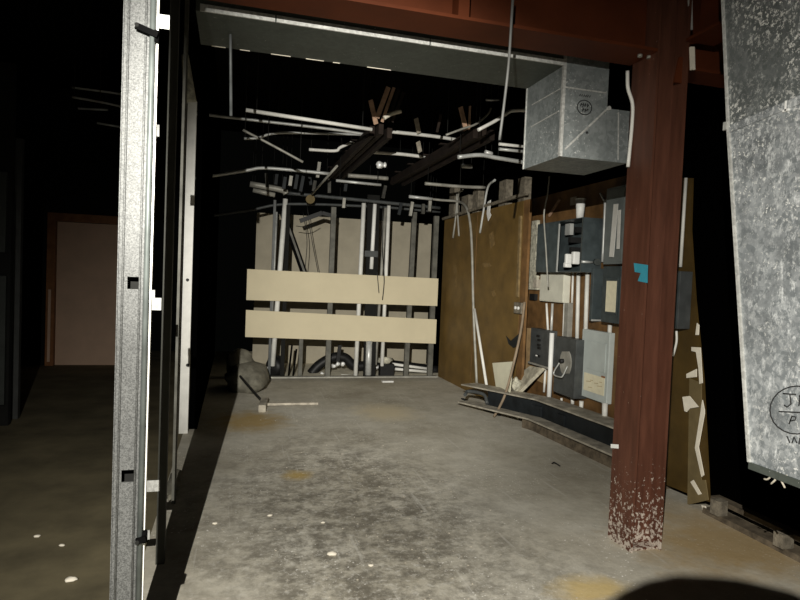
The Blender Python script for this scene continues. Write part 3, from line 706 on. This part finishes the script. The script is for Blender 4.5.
# cut studs above the panel
for i, (px, y0, y1, w_, lab) in enumerate(((452, 188, 208, .20, 'cream cut stud above the far end of the brown panel'), (465, 196, 214, .26, 'dark grey cut stud second along the brown panel top'), (475.5, 190, 209, .18, 'grey cut stud third along the brown panel top'),
                               (502.5, 181, 206, .19, 'broad textured cut stud above the near part of the brown panel'), (521.5, 178, 196, .16, 'textured cut stud nearest the duct above the brown panel'))):
    t0, b0 = onx(px, y0, XW+.06), onx(px, y1, XW+.06)
    tag(MB().box(XW+.05, XW+.14, b0.y-w_/2, b0.y+w_/2, 0.0, t0.z).build('cut_stud', 'studgrey'), lab, 'stud', 'cut studs over the brown panel')
tag(MB().bar(onx(443, 219, XW-.012), onx(482, 207, XW-.012), .03, .035).bar(onx(482.05, 207, XW-.012), onx(527, 193.5, XW-.012), .03, .035).build('top_plate', 'studgrey'), 'pale wood plate lying along the top of the brown panel', 'plate')

# floor channel beam along the wall
# the channel kinks where it was knocked: far end lies out on the floor, near end sits along the wall
LINE = [(0., V((2.60, 6.33, 0)), 0.), (1.05, V((2.93, 5.33, 0)), .04), (2.75, V((3.025, 3.63, 0)), .055)]
BA = LINE[0][1]; dB = (LINE[1][1]-BA).normalized(); nB = V((-dB.y, dB.x, 0))
if nB.x < 0: nB = -nB
LB = 2.75
def chpos(t):
    k = 0 if t < LINE[1][0] else 1
    (t0, a, z0), (t1, b, z1) = LINE[k], LINE[k+1]
    f = (t-t0)/(t1-t0); d_ = (b-a).normalized(); n_ = V((-d_.y, d_.x, 0))
    if n_.x < 0: n_ = -n_
    return a+(b-a)*f, n_, z0+(z1-z0)*f
def strip(y0, y1, w0, w1, z0, z1, ground=False):
    mb = MB(); rings = []
    for t in sorted({y0, y1} | ({1.05} if y0 < 1.05 < y1 else set())):
        p_, n_, dz = chpos(t)
        if abs(t-1.05) < 1e-6: n_ = (n_ + chpos(.5)[1]).normalized()
        rings.append([mb.bm.verts.new(q) for q in (p_+n_*w0+V((0, 0, z0+(0 if ground else dz))), p_+n_*w1+V((0, 0, z0+(0 if ground else dz))), p_+n_*w1+V((0, 0, z1+dz)), p_+n_*w0+V((0, 0, z1+dz)))])
    for a, b in zip(rings, rings[1:]):
        for k in range(4): mb.bm.faces.new((a[k], a[(k+1) % 4], b[(k+1) % 4], b[k]))
    mb.bm.faces.new(rings[0]); mb.bm.faces.new(rings[-1][::-1])
    return mb
ch = thing('steel_channel', 'long rusty steel channel beam lying on the floor along the right wall', 'beam', BA)
strip(-.1, LB, -.02, .21, .262, .276).build('top_flange', 'steel', ch)
strip(.28, LB, .05, .065, .09, .262).build('web', 'steeldark', ch)
strip(-.05, LB, -.10, .10, .072, .088).build('bottom_flange', 'steel', ch)
strip(.9, LB, -.04, .10, .0, .071, True).build('curb', 'railwood', ch)
for i, yy in enumerate((.95, 1.35)):
    strip(yy, yy+.12, .03, .05, .10, .2).build('bracket', 'steeldark', ch)
a = BA+V((-.06, .12, 0))
tag(MB().tube(curve([BA+nB*-.05+V((0, -.02, .17)), BA+nB*.02+V((0, .02, .2)), BA+nB*.06+dB*.2+V((0, 0, .2)), BA+nB*.03+dB*.3+V((0, 0, .12))], 5), .02, 8).build('cable_bundle', 'boxdark'), 'frayed dark cable bundle poking out of the end of the floor channel', 'cable')
f0, f1 = fl(462, 399.5), fl(500, 416.5)
tag(MB().bar(f0+V((0, 0, .012)), f1+V((0, 0, .012)), .03, .012).build('metal_strip', 'steeldark'), 'flat dark metal strip lying on the floor before the channel', 'strip')
sp_ = curve([onx(524.5, 302, 2.96), onx(521, 330, 2.93), onx(514, 362, 2.86), fl(506, 392, .3), fl(499, 408, .12), fl(494, 416.5, .012)], 6)
tag(MB().tube(sp_, .014, 8).build('hose', 'strap'), 'worn brown hose hanging across the floor channel to the concrete', 'hose')
c0 = [fl(497, 391, .28), fl(510, 392, .28)]
pts = [V((2.95, 0, .28))]
bA_, bB_ = onx(496.5, 391.5, 2.91), onx(509.5, 393, 2.84); tA_, tB_ = onx(492.3, 363, 2.97), onx(513, 361.5, 2.90)
tag(MB().slab([bA_, bB_, tB_, tA_], (.012, .006, 0)).build('drywall_offcut', mat('cream_offcut', (.88, .85, .66), .8, 0, .04)), 'cream drywall offcut propped up on the floor channel', 'offcut')
tag(MB().blob(onx(516, 385, 2.95), (.05, .05, .07), amp=.3, seed=4).build('rubble_lump', 'mortar'), 'pale rubble lump behind the cream offcut', 'rubble', 'rubble')
tag(MB().blob(fl(519, 414, .05), (.06, .09, .05), amp=.35, seed=5).build('rubble_lump', 'mortar'), 'pale rubble lump on the lower flange of the floor channel', 'rubble', 'rubble')
tag(MB().blob(fl(500, 411, .0)+V((0, 0, .02)), (.03, .04, .02), amp=.3, seed=6).build('rubble_lump', 'mortar'), 'small pale chip on the floor beside the brown hose end', 'rubble', 'rubble')
tag(MB().tube(curve([fl(552, 463.5, .008), fl(554, 462.3, .03), fl(557, 464, .012), fl(560, 466, .006)], 4), .005, 6).build('wire_scrap', 'black'), 'tiny black wire scrap on the floor right of centre', 'wire')

# ------------------------------------------------------------------ back wall: boards, studs, pipes
YS = 8.45
for y0, y1, lab in ((269, 300, 'upper cream drywall band across the back studs'), (310, 337, 'lower cream drywall band across the back studs')):
    a, b = ony(247, y0, YS-.03), ony(247, y1, YS-.03)
    xl, xr = ony(246.3, 300, YS-.03).x, ony(437.5, 300, YS-.03).x
    # the bands sag a little to the right
    c, dd = ony(437, y0+9.5, YS-.03), ony(437, y1+(6 if y0 < 300 else 6.7), YS-.03)
    dz0 = (c.z-a.z)/(c.x-a.x); dz1 = (dd.z-b.z)/(c.x-a.x)
    def zz0(x): return a.z+dz0*(x-a.x)
    def zz1(x): return b.z+dz1*(x-a.x)
    y_ = YS-.03
    tag(MB().quadbox([(xl, y_, zz1(xl)), (xr, y_, zz1(xr)), (xr, y_+.016, zz1(xr)), (xl, y_+.016, zz1(xl)), (xl, y_, zz0(xl)), (xr, y_, zz0(xr)), (xr, y_+.016, zz0(xr)), (xl, y_+.016, zz0(xl))]).build('drywall_band', 'drywall'), lab, 'drywall', 'drywall bands on the back wall')
MB0 = MB().box(-.28, 2.98, YS, YS+.09, 0, .02)
tag(MB0.build('floor_track', 'emt_dull'), 'thin metal floor track under the back studs', 'track')
def bstud(xu, yu, xl, yl, w_, m, lab, kind='stud'):
    t0, b0 = ony(xu, yu, YS), ony(xl, yl, YS)
    b0.z = max(b0.z, .021)
    e = thing('metal_stud', lab, 'stud', (b0.x, YS, b0.z), 'wall studs')
    MB().bar(b0+V((0, .003, 0)), t0+V((0, .003, 0)), .004, w_, (1, 0, 0)).build('web', m, e)
    for s_ in (-1, 1):
        o_ = V((s_*w_/2, .03, 0)); MB().bar(b0+o_, t0+o_, .05, .004, (1, 0, 0)).build('flange', m, e)
def bpipe(xu, yu, xl, yl, r, m, lab, dy=-.04, name='conduit'):
    t0, b0 = ony(xu, yu, YS+.045+dy*0), ony(xl, yl, YS+.045)
    b0.z = max(b0.z, .03)
    tag(MB().tube([b0, t0], r, 10).build(name, m), lab, 'conduit', 'upright conduits on the back wall')
bstud(275, 200, 269, 376, .03, 'boxdark', 'dark stud leftmost on the back wall')
bstud(288.5, 205, 282, 376, .05, 'darkwall', 'black strip for the shadow just right of the leaning white pipe')  # black upright added as the shadow bar beside the pipe
bstud(302, 320, 300, 376, .05, 'studdark', 'short grey stud below the bands at the diagonal brace')
bstud(334, 207, 327.5, 377, .065, 'studdark', 'grey stud left of the white pipes on the back wall')
bstud(374, 195, 369.5, 377, .17, 'darkwall', 'broad dark stud behind the brightest white pipe')
bstud(415, 212, 406, 377, .065, 'studdark', 'grey stud right of the white pipes on the back wall')
bstud(437, 216, 430, 376, .07, 'studdark', 'grey corner stud where back wall meets brown panel')
bpipe(285.5, 199, 272.5, 366, .035, 'white_pipe', 'thick white pipe leaning on the left of the back wall')
bpipe(276.5, 212, 271, 330, .018, 'emt', 'thin wet-looking conduit left of the leaning white pipe')
bpipe(364, 201, 355.5, 376, .032, 'white_pipe', 'white conduit left of the broad dark stud')
b_ = V((0, -.06, 0))
t0, b0 = ony(375, 203, YS-.03), ony(368.8, 376, YS-.03)
tt = t0 + (b0-t0)*0; 
XYZ = []
tag(MB().tube([ony(375, 203, YS+.0), ony(371.3, 269, YS+.0)], .028, 10).build('conduit', 'white'), 'brightest white conduit in front of the broad dark stud, above the bands', 'conduit', 'upright conduits on the back wall')
tag(MB().tube([ony(369.2, 341, YS-.04), ony(368.2, 375, YS-.04)], .045, 10).build('conduit', 'emt'), 'thick grey conduit stub below the bands before the broad dark stud', 'conduit', 'upright conduits on the back wall')
tag(MB().box(ony(365, 253, YS-.05).x, ony(378, 253, YS-.05).x, YS-.05, YS-.03, ony(371, 257, YS).z, ony(371, 251, YS).z).build('conduit_clamp', 'boxdark'), 'dark clamp holding the brightest white conduit', 'clamp')
bpipe(385.5, 208, 375.5, 365, .022, 'emt_dull', 'dull conduit left of the rightmost white conduit')
bpipe(389, 204, 382, 366, .028, 'white_pipe', 'rightmost white conduit on the back wall')
a, b = ony(282, 211, YS+.12), ony(303.5, 272, YS+.12)
bb_ = thing('diagonal_brace', 'dark steel brace slanting across the left of the back wall', 'brace', b)
MB().bar(a, b+(b-a)*.3, .03, .085, (1, 0, 0)).build('angle', 'pitch', bb_)
MB().bar(a+V((.01, -.03, 0)), b+(b-a)*.3+V((.01, -.03, 0)), .008, .03, (1, 0, 0)).build('edge_rib', 'studdark', bb_)
for i, (xu, yu, xl, yl) in enumerate(((292, 345, 288.5, 376), (296.5, 349, 293, 376))):
    tag(MB().tube([ony(xl, yl, YS+.2), ony(xu, yu, YS+.2)], .014, 8).build('thin_rod', 'pitch'), ('thin black rod leaning below the bands, left one', 'thin black rod leaning below the bands, right one')[i], 'rod', 'thin black rods behind the bands')
tag(MB().tube(curve([ony(383, 206, YS-.06), ony(382, 240, YS-.06), ony(384, 275, YS-.06), ony(384, 285, YS-.06), ony(382.5, 300, YS-.06)], 5), .007, 6).build('wire', 'rubber'), 'thin brown wire dangling over the upper band', 'wire')
tag(MB().tube(curve([ony(377, 270, YS-.05), ony(378, 282, YS-.05), ony(379, 293, YS-.05)], 4), .006, 6).build('wire', 'rubber'), 'short dark wire over the upper band beside the brown wire', 'wire')
for i, pts in enumerate(([(307, 205), (311, 235), (318, 272)], [(303, 212), (307, 240), (305, 270)], [(296, 226), (308, 227), (318, 222)])):
    tag(MB().tube(curve([ony(x, y, YS+.25) for x, y in pts], 5), .005, 6).build('wire', 'rubber'), ('thin wire hanging straight near the diagonal brace', 'second thin wire hanging near the diagonal brace', 'sagging thin wire right of the diagonal brace')[i], 'wire')
# junk on the back floor
YH = YS+.5
hp = [(311, 374), (318, 366), (327, 360), (336, 357), (345, 358), (353, 365), (362, 366), (380, 364), (410, 367), (440, 371)]
tag(MB().tube(curve([ony(x, y, YH) for x, y in hp], 5), .075, 12).build('flexible_hose', 'rubber'), 'black flexible hose lying behind the back studs', 'hose')
tag(MB().bar(ony(337.5, 362, YH-.1), ony(340, 345, YH-.1), .04, .05).build('hose_fitting', 'rubber'), 'small black fitting standing up on the flexible hose', 'fitting')
rnd = random.Random(11)
for i, (x, y, lab) in enumerate(((322, 374, 'white scrap at the left end of the black hose'), (334, 366, 'foil scrap on the left bend of the black hose'), (338, 364, 'foil scrap on the crown of the black hose'), (343, 364, 'foil scrap right of the black hose crown'), (377, 367, 'white scrap behind the grey conduit stub'))):
    q = ony(x, y, YS+.38)
    tag(MB().blob(q, (.035, .03, .03), 8, 6, .35, i).build('scrap', 'foil'), lab, 'scrap', 'white scraps around the black hose')
for i, (x0, y0, x1, y1, lab) in enumerate(((392, 364, 430, 369, 'upper white pipe lying at the right end of the back wall'), (395, 369, 430, 372, 'lower white pipe lying at the right end of the back wall'), (341, 375.5, 356, 376, 'short white pipe lying left at the back wall foot'))):
    tag(MB().tube([ony(x0, y0, YS+.3), ony(x1, y1, YS+.3)], .022, 8).build('loose_pipe', 'white_pipe'), lab, 'pipe', 'loose white pipes at the back')
q = fl(387.5, 377)
tag(MB().box(q.x-.11, q.x+.1, q.y, q.y+.14, .0, .19).build('small_crate', 'rubber', bevel=.008), 'small black box on the floor before the back wall', 'box')
q2 = V((q.x-.02, q.y+.05, .19))
tag(MB().blob(q2+V((0, 0, .05)), (.11, .05, .05), 10, 6, .3, 3).build('rubble_lump', 'mortar'), 'grey rubble lump on the small black box', 'rubble', 'rubble')
q = fl(388, 382); tag(MB().box(q.x-.09, q.x+.07, q.y-.04, q.y+.03, .0, .02).build('scrap', 'foil'), 'white flat scrap on the floor before the small black box', 'scrap')

# bag and debris heap at left
q = fl(255, 396)
bg = thing('dust_bag', 'lumpy dusty grey bag slumped at the left before the back wall', 'bag', (q.x-.02, q.y+.5, 0))
MB().blob((q.x-.08, q.y+.45, .13), (.27, .40, .20), 22, 14, .14, 2).build('lower_bulge', 'bag', bg)
MB().blob((q.x-.17, q.y+.66, .29), (.19, .3, .17), 18, 12, .16, 5).build('upper_bulge', 'bag', bg)
tag(MB().blob((fl(276, 378).x, fl(276, 378).y+.2, .13), (.14, .14, .16), 14, 10, .22, 9).build('bundle', 'rubber'), 'dark crumpled bundle right of the dusty grey bag', 'bundle')
q = ony(269, 368, fl(276, 378).y); tag(MB().blob(q, (.025, .02, .025), 8, 6, .2, 1).build('scrap', 'foil'), 'tiny white scrap on the dark crumpled bundle', 'scrap')
h0 = fl(263, 405)
sg = thing('sledge_hammer', 'long handled hammer lying on the floor beside the grey bag', 'hammer', h0)
MB().bar(fl(266, 404.2, .03), fl(318, 403.5, .02), .03, .026).build('handle', 'greywood', sg)
MB().bar(fl(262, 409, .04), fl(265, 400, .04), .08, .08).build('head', 'steel', sg, .01)
tag(MB().bar(fl(240, 376, .22), fl(261, 400, .04), .02, .02).build('iron_bar', 'black'), 'black iron bar leaning over the dusty grey bag', 'bar')
# chips on the concrete: individual visible ones
for i, (x, y, r, lab) in enumerate(((332, 555, .022, 'white oval chip on the floor at bottom centre'), (215, 524, .012, 'small white chip beside the left shadow edge'), (270, 516, .013, 'white chip at the end of the dark scuff'), (371, 566, .012, 'pale chip right of the white oval chip'),
                            (323, 523, .010, 'tiny pale crumb on the mid floor left of centre'), (71, 581, .022, 'pale chip on the dark left floor by the near stud'), (37, 537, .014, 'dim pale chip on the dark left floor'), (62, 546, .012, 'small dim chip beside another on the left floor'))):
    q = fl(x, y); tag(MB().blob(q+V((0, 0, r*.35)), (r*1.3, r, r*.45), 10, 6, .2, i).build('plaster_chip', 'torn'), lab, 'chip', 'plaster chips on the floor')
rnd = random.Random(21)
cr = MB()
for i in range(260):
    x = rnd.uniform(-.1, 2.6); y = rnd.uniform(2.3, 7.8)
    if rnd.random() < .6: x, y = rnd.gauss(.95, .4), rnd.gauss(3.3, .6)
    if x < -.05 or y < 2: continue
    r = rnd.uniform(.0015, .0045)
    cr.quadbox([(x+r*a_, y+r*b_, z_) for z_ in (0.0005, r*.9) for a_, b_ in ((-1, -.8), (1.1, -1), (.9, 1), (-.8, .9))])
gr = cr.build('plaster_grit', 'greywood'); gr['kind'] = 'stuff'; gr['label'] = 'fine pale plaster grit scattered over the concrete floor'; gr['category'] = 'grit'
# floor strip of debris seen through the studs
q = fl(173, 505)
tag(MB().blob(fl(174, 487)+V((0, 0, .03)), (.05, .3, .03), 14, 8, .3, 4).build('debris_heap', 'bag'), 'low dusty debris heap on the floor behind the studs', 'debris')

# ------------------------------------------------------------------ overhead: pipes, joists, wires
def opipe(pts, Y, r, m, lab, name='overhead_conduit', group='overhead conduits', extend=True):
    P_ = [ony(x, y, Y) for x, y in pts]
    if extend and pts[0][0] < 252:
        d_ = (P_[0]-P_[1]).normalized(); P_.insert(0, P_[0]+d_*(.5*Y/6))
    e = MB().tube(P_ if len(P_) < 3 else curve(P_, 5), r*.8, 8)
    o = tag(e.build(name, m), lab, 'conduit', group)
    n_ = len(P_)
    for i in ({0, n_-1} if n_ < 3 else {0, n_//2, n_-1}):
        t_ = P_[i] + (P_[max(0, i-1)] - P_[i] + P_[min(n_-1, i+1)] - P_[i])*(.08 if i in (0, n_-1) else 0)
        MB().tube([t_, V((t_.x, t_.y, 4.0))], .004, 6).build('hanger_rod', 'darkwall', o)
    return o
opipe([(246, 110), (372, 129.5)], 5.5, .022, 'white_pipe', 'long white conduit overhead, topmost at the left', extend=False)
opipe([(390, 131.5), (432, 136), (458, 140)], 6.7, .026, 'white_pipe', 'thick white conduit overhead between the two dark joists')
opipe([(248, 119.5), (330, 129), (366, 134.5)], 6.4, .019, 'emt', 'grey conduit overhead just below the topmost white one')
opipe([(244, 138.5), (257, 138), (278, 133), (330, 133.7), (366, 134.8)], 6.9, .018, 'emt', 'pale conduit overhead with a bend at its left end', extend=False)
opipe([(309, 149.5), (335, 150.8), (341, 147), (362, 138)], 7.0, .022, 'white_pipe', 'short white conduit overhead kinked up to the first joist')
opipe([(243, 130), (268, 143), (303, 162)], 6.2, .016, 'emt_dull', 'grey rod slanting down overhead at the left', extend=False)
opipe([(370, 152), (400, 154), (425, 157)], 7.3, .027, 'white_pipe', 'white conduit overhead right of the kinked one')
opipe([(246, 170.5), (262, 168), (292, 170), (330, 173.8)], 7.7, .026, 'emt', 'pale conduit overhead above the back wall, bowed at the left')
opipe([(250, 184), (282, 190), (286, 194)], 8.2, .05, 'emt_dull', 'fat dull pipe overhead at the back left corner', extend=False)
opipe([(253, 190), (275, 195)], 8.3, .04, 'emt_dull', 'lower fat dull pipe at the back left corner', extend=False)
opipe([(348, 175.5), (370, 177), (388, 178.5)], 7.8, .034, 'emt_dull', 'fat dull pipe overhead between the joists, upper')
opipe([(336, 180.5), (381, 185)], 7.6, .022, 'emt', 'pale conduit overhead just under the fat dull pipe')
opipe([(409, 196.5), (432, 199)], 8.0, .028, 'emt', 'short pale conduit overhead before the brown panel end')
opipe([(425, 183.5), (460, 186.5), (485, 187.5)], 7.2, .026, 'emt_dull', 'dull conduit overhead running to the brown panel top')
opipe([(286, 193), (340, 198), (440, 208)], 8.3, .03, 'boxdark', 'long dull pipe overhead along the top of the back studs')
opipe([(250, 210), (290, 204), (380, 207), (440, 212)], 8.6, .024, 'boxdark', 'dark pipe overhead lowest along the back wall')
opipe([(458, 157), (480, 155), (498, 158), (528, 163)], 5.6, .026, 'emt', 'grey conduit overhead curving left of the duct box')
opipe([(499, 144), (528, 147)], 5.2, .018, 'white_pipe', 'thin white conduit overhead meeting the duct box, upper')
opipe([(499, 149), (528, 152)], 5.2, .018, 'emt', 'thin grey conduit overhead meeting the duct box, lower')
opipe([(478, 130), (495, 121), (508, 112.5), (514, 110.5), (530, 110)], 5.0, .02, 'white_pipe', 'white conduit overhead curving into the duct box', extend=False)
opipe([(446, 135), (462, 129), (476, 124), (488, 114), (491, 108)], 5.4, .013, 'emt_dull', 'grey cable overhead rising in a curve above the second joist')
opipe([(462, 166), (472, 166.5)], 6.4, .03, 'emt', 'tiny pale pipe stub overhead under the second joist')
opipe([(485, 152), (492, 154)], 5.9, .03, 'foil', 'tiny bright pipe stub overhead left of the duct box')
opipe([(486, 100), (499, 100)], 5.2, .012, 'emt', 'tiny pale bracket rod overhead near the duct box')
for i, (pts, Y, lab) in enumerate((([(72, 87.5), (100, 91), (124, 94.5)], 6.4, 'dim pipe overhead in the dark left room, topmost'), ([(72, 97), (100, 102), (124, 107)], 6.2, 'dim pipe overhead in the dark left room, second'), ([(78, 108.5), (108, 110)], 6.6, 'dim pipe overhead in the dark left room, third'), ([(97, 123), (124, 127.5)], 6.6, 'dim pipe overhead in the dark left room, lowest'))):
    opipe(pts, Y, .012, 'emt', lab, group='pipes in the left room', extend=False)
# dark joists running to the back
def joist(pn_, pf_, Yn, lab):
    n_ = ony(pn_[0], pn_[1], Yn); Xj = n_.x
    f_ = onx(pf_[0], pf_[1], Xj); f_.z = n_.z
    f_.y = min(f_.y, 8.9)
    e = thing('roof_joist', lab, 'joist', (Xj, (n_.y+f_.y)/2, n_.z-.1), 'roof joists')
    for dx_, dz_ in ((-.09, .0), (.0, .03), (.09, .0)):
        MB().bar(n_+V((dx_, 0, dz_)), f_+V((dx_, 0, dz_)), .05, .10).build('chord', 'rustjoist', e)
    for k in range(5):
        yk = n_.y + (f_.y-n_.y)*(k+.5)/5
        MB().box(Xj-.13, Xj+.13, yk-.03, yk+.03, n_.z+.085, n_.z+.10).build('cross_batten', 'rustjoist', e)
    return n_
j1 = joist((381, 132), (318, 190), 5.9, 'dark rusty joist overhead running to the back left')
j2 = joist((484, 134), (392, 190), 5.6, 'dark rusty joist overhead running to the back right')
def lath(x0, y0, x1, y1, Y, w_, m, lab):
    tag(MB().bar(ony(x1, y1, Y+.1), ony(x0, y0, Y), w_, .012, (0, 1, 0)).build('broken_lath', m), lab, 'lath', 'broken laths on the joists')
lath(370.5, 100, 376, 124, 5.75, .045, 'lath', 'pale broken lath tilting left at the first joist')
lath(388.5, 87, 377, 118, 5.7, .045, 'lath', 'brown broken lath at the first joist, leftmost of the fan')
lath(394, 87.5, 382, 122, 5.75, .03, 'lath', 'brown broken lath at the first joist, second of the fan')
lath(399, 89, 388, 122, 5.8, .03, 'rustjoist', 'dark broken lath at the first joist, third of the fan')
lath(404, 92, 392, 122, 5.85, .03, 'rustjoist', 'dark broken lath at the first joist, rightmost of the fan')
lath(460.5, 107, 466, 130, 5.45, .045, 'lath', 'pale broken lath upright at the second joist')
lath(470, 106, 469, 130, 5.5, .02, 'lath', 'thin broken lath right of the pale one at the second joist')
lath(441, 114, 437, 132, 5.6, .025, 'rustjoist', 'dark broken lath left of the second joist')
lath(416, 118.5, 419, 133, 6.5, .05, 'greywood', 'grey hanger lath above the thick white conduit')
lath(418, 142, 420, 152, 6.5, .05, 'greywood', 'grey hanger lath below the thick white conduit')
tag(MB().tube(curve([ony(384, 118, 5.6), ony(391, 114, 5.6), ony(401, 111, 5.6)], 5), .02, 8).build('twisted_wire', 'torn'), 'pale twisted wire beside the lath fan on the first joist', 'wire')
q = ony(310, 199.5, 8.2); tag(MB().tube([q+V((0, -.05, 0)), q+V((0, .03, 0))], .06, 14).build('round_junction_box', 'kraft'), 'round rusty junction box overhead left of the white pipes', 'electrical box')
tag(MB().tube([ony(312, 194, 8.0), ony(337, 166, 7.0)], .014, 8).build('hanger_rod', 'emt_dull'), 'thin rod slanting up from the round junction box', 'rod')
tag(MB().bar(ony(300, 221, 8.5), ony(322, 213, 8.5), .05, .06).build('pipe_bracket', 'rubber'), 'dark bracket arm overhead right of the diagonal brace', 'bracket')
tag(MB().bar(ony(322, 213, 8.48), ony(336, 217, 8.48), .05, .05).build('pipe_bracket', 'rubber'), 'dark bracket head meeting the grey back stud', 'bracket')
q = ony(380, 165, 7.0); tag(MB().blob(q, (.05, .04, .04), 10, 8, .3, 2).build('foil_scrap', 'foil'), 'bright foil scrap overhead between the joists', 'scrap')
q = ony(385, 165, 7.0); tag(MB().blob(q, (.022, .02, .03), 8, 6, .3, 3).build('foil_scrap', 'foil'), 'tiny bright foil scrap right of another overhead', 'scrap')
# dim fittings hung in the clutter
rnd = random.Random(5)
spots = [(266, 180), (277, 178), (285, 183), (291, 181), (297, 182), (303, 184), (309, 180), (319, 170), (315, 186), (329, 186), (346, 186), (385, 192), (344, 203), (401, 209), (412, 209), (423, 209), (430, 205)]
for i, (x, y) in enumerate(spots):
    q = ony(x, y, 8.0+rnd.uniform(-.3, .3)); h_ = rnd.uniform(.05, .1)
    o = MB().bar(q+V((rnd.uniform(-.03, .03), 0, -h_)), q+V((0, 0, h_)), rnd.uniform(.03, .05), .04).build('pipe_hanger', rnd.choice(['hang', 'steeldark', 'hang', 'emt_dull']))
    tag(o, 'small dim pipe hanger among the overhead conduits at the back', 'hanger', 'pipe hangers at the back')
# front hanging rod and wire
tag(MB().tube([ony(230, -40, 3.4), ony(231, 116, 3.4)], .008, 8).build('hanger_rod', 'boxdark'), 'thin grey rod hanging down left before the duct', 'rod')
tag(MB().tube(curve([ony(513, -5, 2.7), ony(511, 28, 2.7), ony(508.5, 65, 2.75), ony(504, 105, 2.8), ony(499.5, 140, 2.85)], 6), .007, 8).build('hanging_wire', 'wire_grey'), 'grey wire hanging down before the red beam', 'wire')
tag(MB().tube(curve([ony(627.5, 71, 2.95), ony(628, 88, 2.95), ony(632.5, 104, 2.95), ony(632, 125, 2.95), ony(628, 167, 2.95)], 6), .010, 8).build('cable', 'white_pipe'), 'white cable running down between duct box and red column', 'cable')
q = ony(635, 128.5, 2.95); 

# ------------------------------------------------------------------ photographer standing right behind the lens (outside the frame)
def person():
    me = bpy.data.meshes.new('person'); bm = bmesh.new(); sk = {}
    J = {'pelvis': (.06, -.34, 1.02, .15), 'waist': (.06, -.32, 1.20, .14), 'chest': (.05, -.24, 1.42, .16), 'neck': (.01, -.12, 1.60, .06), 'head': (-.02, -.05, 1.77, .11), 'crown': (-.02, -.04, 1.885, .11),
         'sl': (-.16, -.24, 1.50, .07), 'el': (-.23, -.28, 1.22, .05), 'wl': (-.14, -.14, 1.10, .033), 'sr': (.26, -.24, 1.50, .075), 'er': (.33, -.28, 1.22, .05), 'wr': (.24, -.14, 1.10, .033),
         'hl': (-.03, -.34, .97, .10), 'kl': (-.04, -.30, .53, .07), 'al': (-.04, -.34, .08, .045), 'fl': (-.05, -.16, .03, .035), 'hr': (.15, -.34, .97, .10), 'kr': (.17, -.30, .53, .07), 'ar': (.18, -.34, .08, .045), 'fr': (.20, -.16, .03, .035)}
    E = [('pelvis', 'waist'), ('waist', 'chest'), ('chest', 'neck'), ('neck', 'head'), ('head', 'crown'), ('chest', 'sl'), ('sl', 'el'), ('el', 'wl'), ('chest', 'sr'), ('sr', 'er'), ('er', 'wr'),
         ('pelvis', 'hl'), ('hl', 'kl'), ('kl', 'al'), ('al', 'fl'), ('pelvis', 'hr'), ('hr', 'kr'), ('kr', 'ar'), ('ar', 'fr')]
    for k, (x, y, z, r) in J.items(): sk[k] = bm.verts.new((x-.06, y+.34, z))
    for a, b in E: bm.edges.new((sk[a], sk[b]))
    bm.verts.index_update(); bm.to_mesh(me); bm.free()
    o = bpy.data.objects.new('person', me); COL.objects.link(o); o.location = (.06, -.34, 0)
    md = o.modifiers.new('skin', 'SKIN')
    for i, (k, v) in enumerate(J.items()): 
        me.skin_vertices[0].data[i].radius = (v[3], v[3]); me.skin_vertices[0].data[i].use_root = (k == 'pelvis')
    o.modifiers.new('sub', 'SUBSURF').levels = 1; me.materials.append(MT['cloth'])
    tag(o, 'person in dark clothes standing just right of the viewpoint', 'person')
person()

# ------------------------------------------------------------------ light: one strong torch held up behind and left of the lens
LP = V((-.392, -.4, 2.17))
def spot(name, power, size, blend, aim, color):
    l = bpy.data.lights.new(name, 'SPOT'); l.energy = power; l.spot_size = math.radians(size); l.spot_blend = blend
    l.shadow_soft_size = .005; l.color = color
    o = bpy.data.objects.new(name, l); COL.objects.link(o); o.location = LP
    o.rotation_euler = (V(aim)-LP).to_track_quat('-Z', 'Y').to_euler()
WARM = (1.0, .965, .88)
spot('torch_beam', 2050, 44, 1.0, (2.2, 8.4, 1.0), WARM)
spot('torch_spill', 950, 122, 1.0, (.85, 1.8, -.2), WARM)
w = bpy.data.worlds.new('world'); S.world = w; w.use_nodes = True
w.node_tree.nodes['Background'].inputs[0].default_value = (.7, .75, .65, 1)
w.node_tree.nodes['Background'].inputs[1].default_value = .0015
S.view_settings.view_transform = 'Standard'; S.view_settings.look = 'None'
S.view_settings.gamma = 1; S.view_settings.exposure = 0.0
